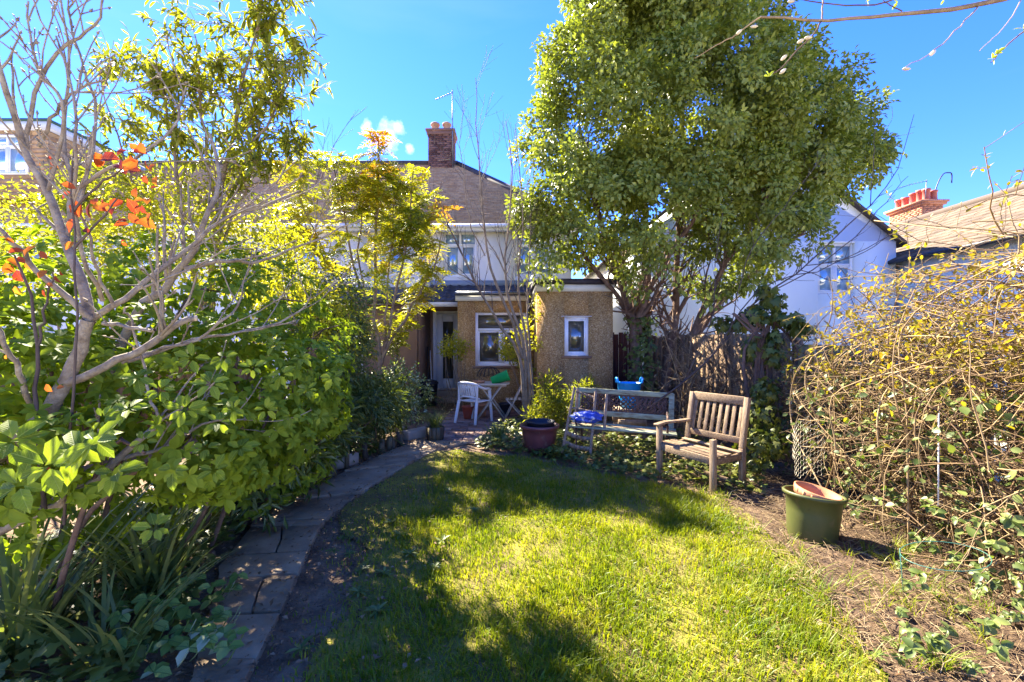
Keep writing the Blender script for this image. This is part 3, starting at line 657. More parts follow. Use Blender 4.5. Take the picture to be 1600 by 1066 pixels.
MB().box((-2.24, WY-.05, 3.08), (.49, WY-.01, 3.26)).build('flashing', M['lead'], house)
dr = MB(); DX0, DX1, DZ0, DZ1 = -2.165, -1.22, .285, 2.415; dy = WY+.03
dr.box((DX0, dy, DZ0), (DX0+.07, dy+.07, DZ1)); dr.box((DX0+.07, dy, DZ1-.07), (DX1, dy+.07, DZ1))
do = dr.build('door', M['upvc'], house)
lf = wall_holes(MB(), DX0+.075, DX1-.14, DZ0+.02, DZ1-.075, dy+.012, dy+.06, [(DX0+.26, DX1-.40, DZ0+.28, DZ1-.28)]).build('leaf', M['upvc'], do)
e = MB()
for q in (((DX0+.235, DZ0+.255), (DX0+.26, DZ1-.255)), ((DX1-.40, DZ0+.255), (DX1-.375, DZ1-.255)), ((DX0+.26, DZ0+.255), (DX1-.40, DZ0+.28)), ((DX0+.26, DZ1-.28), (DX1-.40, DZ1-.255))):
    e.box((q[0][0], dy+.002, q[0][1]), (q[1][0], dy+.0115, q[1][1]))
e.build('bead', M['upvc'], do)
MB().box((DX0+.26, dy+.04, DZ0+.28), (DX1-.40, dy+.046, DZ1-.28)).build('pane', M['glass_dark'], do)
MB().box((DX1-.20, dy-.012, 1.22), (DX1-.17, dy+.011, 1.46)).tube([(DX1-.185, dy-.03, 1.38), (DX1-.32, dy-.035, 1.375)], .012, 6).build('handle', M['black'], do)
MB().box((DX1-.135, dy+.01, DZ0), (DX1, dy+.07, DZ1-.072)).build('side_panel', M['upvc'], do)
MB().box((-2.17, WY-.34, -.05), (-1.26, WY-.002, .272)).build('step', M['step'], house, bevel=.012)
MB().box((-2.17, WY-.75, -.05), (-1.26, WY-.342, .13)).build('step', M['step'], house, bevel=.012)

# flat-roofed pebbledash outhouse joined to the house
OY = 9.2
mb = wall_holes(MB(), .505, 2.04, -.05, 2.60, OY, OY+.22, [(1.06, 1.55, 1.29, 2.09)]); mb.box((.505, OY+.22, -.05), (.72, WY-.002, 2.60)); mb.box((1.82, OY+.22, -.05), (2.04, WY-.002, 2.6))
mb.build('outhouse_wall', M['pebble'], house)
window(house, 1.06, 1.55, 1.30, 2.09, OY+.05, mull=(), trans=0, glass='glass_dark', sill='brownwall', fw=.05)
MB().box((1.0, OY-.03, 2.092), (1.61, OY-.002, 2.105)).build('drip_strip', M['white'], house)
MB().box((.47, OY-.05, 2.602), (2.06, WY-.004, 2.735)).build('outhouse_fascia', M['cream'], house)
MB().box((.44, OY-.09, 2.737), (2.10, WY-.006, 2.85)).build('flat_roof', M['felt'], house)

# --- white gabled house to the right
GY = 13.0
gh = thing('gabled_house', 'white rendered house with a gable end and tall window behind the big tree', 'house', (7, GY, 0))
x0, x1, ze, za = 3.38, 10.97, 4.45, 7.5; xm = (x0+x1)/2
wall_holes(MB(), x0, x1, -.05, ze, GY, GY+.25, [(8.74, 9.80, 2.93, 4.40)]).build('wall', M['render_w'], gh)
gx = MB().add([(x0, GY, ze), (x1, GY, ze), (xm, GY, za), (x0, GY+.25, ze), (x1, GY+.25, ze), (xm, GY+.25, za)], [(0, 1, 2), (5, 4, 3), (1, 4, 5, 2), (3, 0, 2, 5)]); gx.build('gable_wall', M['render_w'], gh)
for a_ in (x0, x1-.25): MB().box((a_, GY+.25, -.05), (a_+.25, 26, ze)).build('side_wall', M['render_w'], gh)
MB().box((x0-.03, GY-.03, 1.62), (x0+.9, GY-.002, 1.72)).box((x0-.03, GY-.002, 1.62), (x0-.002, 26, 1.72)).build('plinth_band', M['render_w'], gh)
window(gh, 8.74, 9.80, 2.95, 4.40, GY+.10, mull=(.5,), trans=.42, glass='glass_sky', frame='white', fw=.07)
ro = MB()
for sx in (-1, 1):
    xe = x0-.2 if sx < 0 else x1+.2; zz = ze-.16
    ro.add([(xe, GY-.15, zz), (xm, GY-.15, za), (xm, 26, za), (xe, 26, zz), (xe, GY-.15, zz+.12), (xm, GY-.15, za+.12), (xm, 26, za+.12), (xe, 26, zz+.12)],
           [(0, 1, 2, 3), (4, 7, 6, 5), (0, 4, 5, 1), (3, 2, 6, 7), (0, 3, 7, 4), (1, 5, 6, 2)])
ro.build('roof', M['ridge'], gh)
MB().tube([(x0-.06, 24.3, 4.2), (x0-.06, 24.3, .2)], .05, 8).build('downpipe', M['white'], gh)
# --- brown-roofed house at the far right, ridge running away from the camera
rh = thing('side_house', 'white walled house with long fawn tiled roof above the twiggy hedge', 'house', (13, 12, 0))
MB().box((11.06, 5, -.05), (11.3, 16.5, 3.98)).box((11.3, 16.25, -.05), (17, 16.5, 3.98)).build('wall', M['render_w'], rh)
rb = MB().add([(10.8, 5, 3.86), (14, 5, 5.75), (14, 17, 5.75), (10.8, 17, 3.86), (17.2, 5, 3.86), (17.2, 17, 3.86)], [(0, 1, 2, 3), (1, 4, 5, 2), (3, 2, 5), (0, 4, 1)]).build('roof', M['rtile2'], rh)
tm = slope_tiles(MB(), lambda t: 0, lambda t: 12, (0, 0), (3.2, 1.89), 14, .30, .03)
V = np.concatenate(tm.V); V = np.stack([10.8+V[:, 1], 17-V[:, 0], 3.88+V[:, 2]], -1); tm.V = [V]; tm.build('tile', M['rtile2'], rb, kind='stuff')
MB().tube([(14, 5, 5.80), (14, 17, 5.80)], .12, 8).build('ridge', M['rtile2'], rb)
MB().tube([(10.78, 5, 3.84), (10.78, 17, 3.84)], .06, 8).build('gutter', M['black'], rh)
# --- house behind with the big orange chimney
bh_ = thing('back_house', 'brown roofed house with orange brick chimney beyond the white gable', 'house', (16, 20, 0))
MB().box((12.2, 18, -.05), (22, 24, 4.4)).build('wall', M['render_w'], bh_)
MB().add([(12, 17.6, 4.3), (22, 17.6, 4.3), (22, 21, 6.5), (12, 21, 6.5), (12, 24.4, 4.3), (22, 24.4, 4.3)], [(0, 1, 2, 3), (3, 2, 5, 4), (0, 3, 4), (1, 5, 2)]).build('roof', M['rooftile'], bh_)
MB().tube([(12, 21, 6.53), (22, 21, 6.53)], .12, 8).build('ridge', M['ridge'], bh_)
cx0, cx1, cy0, cy1 = 15.35, 16.1, 17.0, 18.5
core, place, n = brick_stack(bh_, cx0, cx1, cy0, cy1, 5.2, 6.75, M['brick2'])
for i in range(n):
    z = 5.2+.075*(i+.5); k0 = 0 if i % 2 == 0 else -.11; y = cy0+k0
    while y < cy1-.01:
        a, b = max(cy0, y), min(cy1, y+.25); y += .25
        if b-a > .04: place(.03, b-a-.012, (cx0, (a+b)/2, z))
MB().box((cx0-.08, cy0-.08, 6.70), (cx1+.08, cy1+.08, 6.78)).box((cx0-.13, cy0-.13, 6.782), (cx1+.13, cy1+.13, 6.86)).build('chimney_cap', M['brick2'], core)
for k, (yy, xx, hh) in enumerate(((18.35, 15.6, .42), (18.05, 15.6, .42), (17.72, 15.62, .48), (17.42, 15.62, .5), (17.14, 15.6, .46), (17.2, 15.92, .42))):
    MB().lathe([(.14, 0), (.12, .1), (.115, hh-.08), (.14, hh-.06), (.14, hh), (.10, hh), (.09, hh-.1), (0, hh-.1)], (xx, yy, 6.86), 14).build('chimney_pot', M['pot_red'], core, True)
aerial('small TV aerial fixed to the orange brick chimney', P(1445, 318, 17), P(1448, 281, 17), P(1402, 294, 17.2), 9, r=.014, el=.22)
t = thing('cowl_pole', 'bent black pole hooked over above the orange chimney', 'pole', P(1459, 305, 17.2))
MB().tube(smooth_path([P(1459, 305, 17.2), P(1466, 285, 17.2), P(1474, 272, 17.2), P(1482, 270, 17.2), P(1487, 272, 17.2), P(1487, 286, 17.2)], 14), .022, 6).build('pole', M['black'], t, True)

# ------------------------------------------------------------------ fences
def fence(name, label, pts, h, mat, bw=.12, drop=.0, gap=.006, rails=True, post_mat='fence', skip=0.0):
    t = thing(name, label, 'fence', (*pts[0], 0))
    for (ax, ay), (bx, by) in zip(pts[:-1], pts[1:]):
        a = np.array([ax, ay, 0.]); b = np.array([bx, by, 0.]); d = b-a; L_ = np.linalg.norm(d); d /= L_; nr = np.array([d[1], -d[0], 0])
        n = int(L_/bw)
        for i in range(n):
            if rng.random() < skip: continue
            c = a+d*(i+.5)*bw+nr*rng.normal(0, .004); hh = h+rng.normal(0, .012)+drop*i/n
            MB().bar(c+np.array([0, 0, .02]), c+d*rng.normal(0, .006)+np.array([0, 0, hh]), bw-gap, .018, up=nr).build('board', M[mat], t)
        if rails:
            for z in (.35, h-.3): MB().bar(a-nr*.035+np.array([0, 0, z]), b-nr*.035+np.array([0, 0, z]), .04, .07).build('rail', M[post_mat], t)
        k = max(1, int(L_/1.8))
        for i in range(k+1):
            c = a+d*L_*i/k-nr*.08; MB().box(c-np.array([.045, .045, .05]), c+np.array([.045, .045, h+.06])).build('post', M[post_mat], t)
    return t
fence('board_gate', 'dark maroon close-boarded gate beside the pebbledash outhouse', [(2.07, 10.75), (3.0, 10.7)], 1.78, 'darkwood', .11)
fence('board_fence', 'dark brown board fence behind the tree trunks', [(3.1, 10.7), (3.75, 8.4), (4.0, 6.5)], 1.72, 'fence', .125)
fence('board_fence', 'lichen-yellow board fence behind the twiggy hedge', [(3.97, 6.4), (4.75, 4.3), (5.0, 1.2)], 1.55, 'fence_moss', .15)
fence('board_fence', 'dark board fence behind the leafy shrubs along the path', [(-5.6, 10.2), (-5.6, .8)], 1.5, 'fence', .15, rails=False)
# ------------------------------------------------------------------ furniture and pots
def A3(*a): return np.array(a, float)
# slatted wooden armchair
FL, FR, BL, BR = A3(1.74, 5.37, 0), A3(2.10, 4.75, 0), A3(2.17, 5.62, 0), A3(2.53, 5.0, 0)
wx = nrm(FR-FL); wy = nrm((BL+BR)/2-(FL+FR)/2); up = A3(0, 0, 1)
t = thing('garden_armchair', 'weathered brown slatted garden armchair with its near arm missing', 'chair', tuple((FL+FR+BL+BR)/4))
def b_(name, p, q, w_, t_, u=(0, 0, 1), mat='wood_h', bev=.005): return MB().bar(p, q, w_, t_, u).build(name, M[mat], t, bevel=bev)
b_('leg', FL, FL+up*.60, .055, .055, wy, 'wood_v'); b_('leg', FR-up*.03, FR+up*.57, .055, .055, wy, 'wood_v')
lean_ = wy*.10
tops = []
for q in (BL, BR):
    b_('leg', q, q+up*.42, .055, .06, wy, 'wood_v'); b_('back_post', q+up*.42, q+up*.97+lean_, .055, .055, wy, 'wood_v')
tl, tr = BL+up*.93+lean_*.93, BR+up*.93+lean_*.93
b_('top_rail', tl+wx*.028, tr-wx*.028, .035, .095); ll, lr = BL+up*.50+lean_*.12, BR+up*.50+lean_*.12
b_('lower_back_rail', ll+wx*.028, lr-wx*.028, .032, .07)
for i in range(8):
    f = (i+.7)/8.4
    b_('back_slat', ll+(lr-ll)*f+up*.035, tl+(tr-tl)*f-up*.05, .042, .014, wy, 'wood_v', .003)
b_('front_rail', FL+up*.36+wx*.028, FR+up*.34-wx*.028, .03, .08); b_('side_rail', FL+up*.35+wy*.028, BL+up*.36-wy*.03, .03, .07); b_('side_rail', FR+up*.33+wy*.028, BR+up*.34-wy*.03, .03, .07)
b_('rear_rail', BL+up*.35+wx*.03, BR+up*.35-wx*.03, .03, .07)
for i in range(5):
    f = .08+i*.205; a = FL+(BL-FL)*f+up*.405; c = FR+(BR-FR)*f+up*(.385)
    if i == 3: continue
    b_('seat_slat', a-wx*.02, c+wx*.02, .075, .018, up, 'wood_h', .004)
am = smooth_path([FL-wy*.06+up*.615, FL+wy*.12+up*.635, FL+wy*.3+up*.628, BL+up*.63+lean_*.3], 8)
mb = MB()
for a, c in zip(am[:-1], am[1:]): mb.bar(a, c+(c-a)*.05, .075, .026)
mb.build('armrest', M['wood_h'], t, bevel=.006)
b_('stretcher', (FL+BL)/2+up*.12, (FR+BR)/2+up*.11, .03, .05)

# pale green bench with cast iron panels
bc = A3(1.54, 6.42, 0); ang = math.atan2(-.40, 1.26)
t = thing('iron_back_bench', 'flaking pale green bench with rusty cast iron lattice back', 'bench', tuple(bc), rotz=ang, local=True)
t.rotation_euler = (0, R(1.6), ang)
W2 = .68
def g_(name, p, q, w_, t_, u=(0, 0, 1), mat='greenpaint', bev=.004): return MB().bar(p, q, w_, t_, u).build(name, M[mat], t, bevel=bev)
TB, BB = (.32, .84), (.24, .44)        # (y,z) of top rail and lower back rail
g_('top_rail', (-W2, TB[0], TB[1]), (W2, TB[0], TB[1]), .03, .07)
g_('lower_back_rail', (-W2, BB[0]+.02, BB[1]+.08), (W2, BB[0]+.02, BB[1]+.08), .03, .075)
for x in (-W2, W2-.02): g_('back_post', (x, .22, .30), (x, TB[0]+.01, TB[1]+.02), .075, .045, (0, 1, 0))
def on(x, v): return (x, BB[0]+.02+(TB[0]-BB[0]-.02)*v, BB[1]+.11+(TB[1]-BB[1]-.15)*v)
def panel(x0, x1, dense, solid=False):
    mb = MB(); n = dense; dx = (x1-x0)/n
    for i in range(n):
        for j in range(2):
            cx, cv = x0+dx*(i+.5), (j+.5)/2
            pts = [on(cx+dx*.40*math.cos(a), cv+.22*math.sin(a)) for a in np.linspace(0, 2*math.pi, 11)]
            mb.tube(pts, .012, 5, False)
            mb.tube([on(cx-dx*.5, cv-1/4), on(cx, cv-.02), on(cx+dx*.5, cv+1/4)], .009, 4, False); mb.tube([on(cx-dx*.5, cv+1/4), on(cx, cv+.02), on(cx+dx*.5, cv-1/4)], .009, 4, False)
    for a, b in ((on(x0, 0), on(x0, 1)), (on(x1, 0), on(x1, 1)), (on(x0, 0), on(x1, 0)), (on(x0, 1), on(x1, 1))): mb.tube([a, b], .012, 5)
    if solid:
        for k in range(6):
            cx = x0+(x1-x0)*(k+.5)/6
            mb.tube([on(cx-.04, .1), on(cx+.03, .35), on(cx-.02, .6), on(cx+.04, .95)], .016, 5)
    mb.build('lattice_panel', M['iron'], t, True)
xs = (-.62, -.22, .20, .58)
panel(xs[0], xs[1]-.01, 3); panel(xs[1]+.01, xs[2]-.01, 3); panel(xs[2]+.01, xs[3], 3, True)
for k, (y, z) in enumerate(((-.28, .395), (-.15, .385), (-.02, .38), (.11, .385))): g_('seat_slat', (-W2-.04, y, z), (W2+.04, y, z), .085, .022, (0, 0, 1), 'greenpaint' if k != 2 else 'wood_h')
for x in (-.60, .60):
    mb = MB(); mb.tube(smooth_path([(x, -.30, .0), (x, -.24, .18), (x, -.28, .36), (x, -.05, .35), (x, .18, .34), (x, .24, .2), (x, .32, .0)], 20), .016, 6)
    mb.tube(smooth_path([(x, -.26, .38), (x, -.33, .52), (x, -.25, .60), (x, -.02, .60), (x, .26, .62)], 14), .015, 6); mb.build('iron_end', M['iron'], t, True)

# weathered wooden frame leaning on the bench's end
fr = [(898, 605, 6.55), (878, 708, 6.15)], [(931, 612, 6.45), (922, 712, 6.10)], [(948, 616, 6.42), (944, 672, 6.25)], [(903, 608, 6.62), (900, 655, 6.5)]
t = thing('old_deckchair', 'grey weathered chair frame with curved rungs leaning against the green bench end', 'chair', tuple(P(900, 708, 6.15)))
for a, c in fr: MB().bar(P(*a), P(*c), .035, .028, (0, 1, .2)).build('upright', M['greywood'], t, bevel=.004)
for a, c, sag in (((893, 637, 6.42), (947, 649, 6.32), .0), ((885, 676, 6.27), (924, 686, 6.2), -.03), ((880, 690, 6.22), (923, 702, 6.14), -.03), ((900, 612, 6.53), (931, 622, 6.45), 0)):
    a, c = P(*a), P(*c); pts = smooth_path([a, (a+c)/2+A3(0, .02, sag), c], 6); mb = MB()
    for p, q in zip(pts[:-1], pts[1:]): mb.bar(p, q+(q-p)*.04, .016, .055 if sag else .03)
    mb.build('rung', M['greywood'], t)

# crumpled blue bag on the bench
c = P(917, 652, 6.33); u_ = rdir(900); rr = 1+.16*np.sin(u_[:, 0]*7+u_[:, 2]*9)+.12*np.sin(u_[:, 1]*13+u_[:, 0]*5)
nu, nv = 30, 18; V = []; Q = []
for i in range(nv):
    for j in range(nu):
        th = math.pi*i/(nv-1); ph = 2*math.pi*j/nu
        d = A3(math.sin(th)*math.cos(ph), math.sin(th)*math.sin(ph), math.cos(th)); k = 1+.13*math.sin(7*ph+3*th)*math.sin(th)+.10*math.sin(4*ph-8*th)*math.sin(th)+rng.normal(0, .025)*math.sin(th)
        V.append(c+d*k*A3(.21, .14, .085))
for i in range(nv-1):
    for j in range(nu): Q.append((i*nu+j, (i+1)*nu+j, (i+1)*nu+(j+1) % nu, i*nu+(j+1) % nu))
obj('plastic_bag', V, [np.array(Q)], M['bag'], None, False, label='crumpled blue and white plastic bag lying on the bench seat', cat='bag')

# blue tub trug behind the bench
c = P(983, 640, 7.3); t = thing('tub_trug', 'bright blue plastic tub standing behind the bench', 'tub', (c[0], c[1], .53))
MB().lathe([(0, 0), (.13, 0), (.155, .15), (.19, .40), (.20, .405), (.182, .40), (.15, .15), (.125, .02), (0, .02)], (c[0], c[1], .53), 24).build('body', M['blueplastic'], t, True)
for sx in (-1, 1): MB().tube(smooth_path([(c[0]+sx*.19, c[1]-.07, .93), (c[0]+sx*.20, c[1]-.05, 1.0), (c[0]+sx*.20, c[1]+.05, 1.0), (c[0]+sx*.19, c[1]+.07, .93)], 10), .016, 6).build('handle', M['blueplastic'], t, True)
t = thing('upturned_crate', 'grey wooden crate under the blue tub', 'crate', (c[0], c[1], 0))
for k in range(4):
    for s in (-1, 1): MB().box((c[0]-.22, c[1]+s*.2-.01, .02+k*.125), (c[0]+.22, c[1]+s*.2+.01, .125+k*.125)).build('slat', M['greywood'], t)
MB().box((c[0]-.22, c[1]-.21, .515), (c[0]+.22, c[1]+.21, .529)).build('top', M['greywood'], t)

# white plastic chair
cpos = P(741, 660, 8.9); t = thing('plastic_chair', 'white moulded plastic chair with slotted back on the patio', 'chair', (cpos[0], cpos[1], .02), rotz=R(-33), local=True)
def w_(name, mb, **k): return mb.build(name, M['whiteplastic'], t, True, **k)
sx = .215
V = []; Q = []
for i, y in enumerate(np.linspace(-.2, .24, 8)):
    for j, x in enumerate(np.linspace(-.22, .22, 8)):
        V.append((x, y, .43-.018*math.cos(x*6)*math.cos(y*5)+(.02 if i == 0 else 0)-(.02 if i == 7 else 0)))
for i in range(7):
    for j in range(7): Q.append((i*8+j, i*8+j+1, i*8+j+9, i*8+j+8))
s_ = w_('seat', MB().addnp(np.array(V), [np.array(Q)])); m_ = s_.modifiers.new('s', 'SOLIDIFY'); m_.thickness = .022
for x, y, fx, fy in ((-sx, .21, -.03, .04), (sx, .21, .03, .04), (-sx, -.2, -.03, -.09), (sx, -.2, .03, -.09)):
    MB().bar((x+fx, y+fy, 0), (x, y, .43 if y < 0 else .64), .034, .05, (0, 1, 0), .05).build('leg', M['whiteplastic'], t, bevel=.008)
def bk(a, z): r = .235; return (r*math.sin(a)*1.02, -.04-r*math.cos(a)*.8-(z-.43)*.26, z)
for a in np.linspace(-.95, .95, 10):
    MB().bar(bk(a, .53), bk(a, .77), .036, .012, (math.sin(a), -math.cos(a), 0)).build('back_slat', M['whiteplastic'], t, bevel=.003)
for z, th in ((.79, .026), (.52, .018)):
    w_('back_rail', MB().tube([bk(a, z-.05*(a/1.2)**2) for a in np.linspace(-1.2, 1.2, 14)], th, 8))
for s in (-1, 1):
    w_('armrest', MB().tube(smooth_path([bk(s*1.2, .73), (s*.245, .0, .66), (s*.24, .14, .655), (s*.225, .23, .63)], 10), .024, 8))
    MB().bar((s*.215, -.2, .42), bk(s*1.15, .73), .03, .05, (0, 1, 0)).build('back_support', M['whiteplastic'], t, bevel=.006)

# folding table
tc_ = P(768, 604, 9.15); tz = .74; t = thing('folding_table', 'round slatted folding table behind the white plastic chair', 'table', (tc_[0], tc_[1], .02))
for i in range(8):
    y = -.35+.0875*(i+.5); hw = math.sqrt(max(0, .37**2-y*y)); MB().box((tc_[0]-hw, tc_[1]+y-.038, tz), (tc_[0]+hw, tc_[1]+y+.038, tz+.02)).build('top_slat', M['tablewood'], t, bevel=.003)
for y in (-.22, .22):
    MB().bar((tc_[0]-.30, tc_[1]+y, .02), (tc_[0]+.22, tc_[1]+y, tz-.002), .028, .045, (0, 1, 0)).build('leg', M['tablewood'], t)
    MB().bar((tc_[0]+.30, tc_[1]+y+.03, .02), (tc_[0]-.22, tc_[1]+y+.03, tz-.002), .028, .045, (0, 1, 0)).build('leg', M['tablewood'], t)
    MB().box((tc_[0]-.3, tc_[1]+y-.02, tz-.035), (tc_[0]+.3, tc_[1]+y+.02, tz-.003)).build('rail', M['tablewood'], t)
# green scoop on the table: open tapered bucket on its side
mb = MB().lathe([(0, 0), (.07, 0), (.095, .30), (.105, .30), (.10, .31), (.088, .30), (.062, .015), (0, .015)], (0, 0, 0), 22)
mb.xform((Matrix.Translation(tuple(P(765, 600, 9.05)+A3(.04, 0, .055))) @ Matrix.Rotation(R(70), 4, 'Y') @ Matrix.Scale(1.15, 4)))
mb.build('green_pail', M['greenplastic'], None, True, label='bright green plastic pail lying on its side on the table', cat='pail')
t = thing('clay_saucer', 'small terracotta saucer of clippings on the folding table', 'saucer', tuple(P(748, 602, 9.1)))
cc = P(748, 601, 9.1); MB().lathe([(0, 0), (.10, 0), (.13, .05), (.14, .05), (.115, .015), (0, .012)], (cc[0], cc[1], tz+.021), 20).build('dish', M['terracotta'], t, True)
tw, trr = spawn(np.array([[cc+A3(-.08, 0, 0), cc+A3(.1, 0, .0)]]).reshape(1, 2, 3)+A3(0, 0, tz+.06-cc[2]), np.full((1, 2), .005), 20, 0, 1, (20, 90), (.08, .22), up=.15, npts=4)
tube_obj('clipping', [(tw, trr)], M['twig_tan'], t, 4, kind='stuff')
# wooden folding chair beyond the table
fc = P(806, 650, 9.0); t = thing('folding_chair', 'wooden folding chair half hidden behind the bare sapling stems', 'chair', (fc[0], fc[1], .02))
for s in (-.2, .2):
    MB().bar((fc[0]-.24, fc[1]+s, .02), (fc[0]+.18, fc[1]+s, .85), .022, .04, (0, 1, 0)).build('frame_rail', M['tablewood'], t)
    MB().bar((fc[0]+.22, fc[1]+s*.85, .02), (fc[0]-.18, fc[1]+s*.85, .46), .022, .04, (0, 1, 0)).build('leg', M['tablewood'], t)
for k in range(5): MB().box((fc[0]-.20+k*.08, fc[1]-.19, .455), (fc[0]-.135+k*.08, fc[1]+.19, .472)).build('seat_slat', M['tablewood'], t)
for k in range(3):
    z = .62+k*.085; x = fc[0]-.24+(z-.02)*.506; MB().box((x-.005, fc[1]-.2, z-.03), (x+.01, fc[1]+.2, z+.03)).build('back_slat', M['tablewood'], t)
def pot(name, label, c, r, h, mat, cat='pot', group=None, saucer=False, soil=True):
    t = thing(name, label, cat, tuple(c), group)
    MB().lathe([(0, 0), (r*.62, 0), (r*.88, h*.55), (r*.97, h*.86), (r*1.06, h*.88), (r*1.08, h*.97), (r*1.04, h), (r*.94, h*.99), (r*.9, h*.85), (0, h*.84)], tuple(c), 28).build('body', M[mat], t, True)
    if soil: MB().lathe([(r*.9, h*.86), (r*.5, h*.90), (0, h*.88)], tuple(c), 16).build('compost', M['soil'], t, True)
    return t
for (px, py, d, r, mat, lab) in ((731, 655, 9.25, .12, 'redpot', 'red pot under the white plastic chair'), (752, 655, 9.5, .13, 'terracotta', 'terracotta pot under the folding table'),
                                 (790, 652, 9.7, .14, 'black', 'black pot against the brown wall behind the folding table'), (620, 628, 9.8, .17, 'terracotta', 'terracotta pot of ferns near the door step')):
    c = P(px, py, d); c[2] = .02; pot('plant_pot', lab, c, r, .26, mat)
# wire hanging basket with dead twigs leaning on the wall
c = P(764, 588, 10.2); t = thing('hanging_basket', 'wire basket of dead twigs under the kitchen window', 'basket', tuple(c))
mb = MB()
for a in np.linspace(0, math.pi, 9): mb.tube([c+A3(.27*math.cos(b)*math.cos(a), .16*math.cos(b)*math.sin(a)-.05, .22*math.sin(b)) for b in np.linspace(0, math.pi, 12)], .006, 4, False)
mb.build('wire', M['black'], t, True)
tw, trr = spawn(np.array([[c+A3(-.25, -.05, 0), c+A3(.25, -.05, .02)]]), np.full((1, 2), .008), 60, 0, 1, (20, 90), (.1, .3), up=.3, npts=4)
tube_obj('twig', [(tw, trr)], M['twig_tan'], t, 4, kind='stuff')
# maroon glazed pot with a smaller dark pot in it
c = G(843, 706); t = thing('glazed_pot', 'large maroon glazed pot at the top edge of the lawn', 'pot', tuple(c))
MB().lathe([(0, 0), (.17, 0), (.215, .1), (.25, .26), (.255, .34), (.285, .355), (.29, .39), (.275, .40), (.245, .385), (.23, .25), (0, .24)], tuple(c), 36).build('body', M['maroon'], t, True)
MB().lathe([(0, .25), (.19, .25), (.20, .425), (.215, .43), (.215, .45), (.19, .45), (.18, .36), (0, .35)], (c[0]+.01, c[1], c[2]), 28).build('inner_pot', M['black'], t, True)
# green tub, leaning, terracotta pots nested in it
c = G(1268, 840); t = thing('green_tub', 'leaning olive green plastic tub beside the lawn', 'tub', tuple(c), local=True); t.rotation_euler = (R(-3), R(5), 0); t.location.z = -.012; t.scale = (.85, .85, .88)
MB().lathe([(0, .0), (.195, .0), (.205, .02), (.225, .25), (.235, .385), (.262, .39), (.266, .415), (.255, .425), (.238, .42), (.215, .2), (.19, .03), (0, .03)], (0, 0, 0), 40).build('body', M['greentub'], t, True)
t2 = thing('nested_pot', 'terracotta pot tipped inside the green tub', 'pot', tuple(c+A3(0, 0, .2)), local=True); t2.rotation_euler = (R(6), R(12), 0)
t2.location = (c[0]-.005, c[1], .185); t2.scale = (.86, .86, .86)
MB().lathe([(0, 0), (.11, 0), (.16, .17), (.185, .172), (.198, .245), (.185, .25), (.165, .20), (.14, .05), (0, .04)], (0, 0, 0), 36).build('body', M['terracotta'], t2, True)
for k in range(16):
    a = 2*math.pi*k/16; MB().bar((.180*math.cos(a), .180*math.sin(a), .185), (.193*math.cos(a), .193*math.sin(a), .232), .022, .012, (math.cos(a), math.sin(a), 0)).build('rim_notch', M['terracotta'], t2)
# stone trough edging and a wooden planter by the patio
a, b = G(632, 688), G(668, 680)
t = thing('stone_trough', 'low grey stone trough at the corner of path and patio', 'trough', tuple((a+b)/2))
MB().bar(a+A3(0, 0, .07), b+A3(0, 0, .07), .20, .14).build('body', M['step'], t, bevel=.012)
t = thing('wooden_planter', 'small wooden tub of grassy leaves at the patio corner', 'planter', tuple(G(680, 688)))
c = G(680, 688)
for k in range(12):
    a = 2*math.pi*k/12; p = c+A3(.12*math.cos(a), .12*math.sin(a), 0); MB().bar(p, p+A3(.02*math.cos(a), .02*math.sin(a), .22), .062, .018, (math.cos(a), math.sin(a), 0)).build('stave', M['log'], t)
MB().lathe([(0, .19), (.125, .19), (.1, .2), (0, .205)], tuple(c), 12).build('compost', M['soil'], t)
# stake edging along the shrub border
lg = thing('stake_edging', 'row of short old wooden stakes between shrubs and path', 'edging', (-2.2, 5, 0))
s0 = 1.9
while s0 < Sc[-1]-.3:
    p = at_s(Lp, s0)-nrm(at_s(Rp, s0)-at_s(Lp, s0))*(.10+rng.normal(0, .012)); hgt = rng.uniform(.13, .24); r0 = rng.uniform(.028, .04)
    tilt = rng.normal(0, .05, 2)
    MB().tube([p+A3(0, 0, -.03), p+A3(tilt[0]*.3, tilt[1]*.3, hgt-.012), p+A3(tilt[0]*.3, tilt[1]*.3, hgt)], [r0, r0*.95, r0*.7], 8).build('stake', M['log'], lg, True)
    s0 += rng.uniform(.075, .12) if rng.random() > .12 else .3
# black bin and brooms by the door
c = A3(-2.05, 11.2, .02); t = thing('black_bin', 'black dustbin in the door recess behind the ferns', 'bin', tuple(c))
MB().lathe([(0, 0), (.18, 0), (.22, .52), (.235, .53), (.235, .56), (.2, .60), (.05, .64), (0, .64)], tuple(c), 24).build('body', M['black'], t, True)
for k, (x, lab, m_) in enumerate(((-2.19, 'dark broom handle leaning by the door recess wall', 'black'), (-2.13, 'pale broom handle leaning by the door recess wall', 'cane'))):
    MB().tube([(x+.12, 11.4+.1*k, .02), (x, 11.75+.1*k, 1.45-.1*k)], .014, 6).build('broom_pole', M[m_], None, True, label=lab, cat='pole')
# chicken wire offcut
t = thing('chicken_wire', 'curled piece of rusty chicken wire behind the green tub', 'wire netting', tuple(P(1262, 760, 4.35)))
mb = MB(); hs_ = .026
def cw(u, v): return P(1238, 758, 4.0)+A3(u*.82, u*.45+.06*math.sin(u*9), v+.02*math.sin(u*8))
for i in range(12):
    for j in range(12):
        cu, cv_ = 1.5*hs_*i+.03, 1.732*hs_*(j+.5*(i % 2))+.02
        if (i-5.5)**2/34+(j-5.5)**2/34 > 1.05+.2*rng.normal(): continue
        mb.tube([cw(cu+hs_*math.cos(k*math.pi/3), cv_+hs_*math.sin(k*math.pi/3)) for k in range(7)], .0015, 3, False)
mb.build('mesh', M['wire'], t, True)
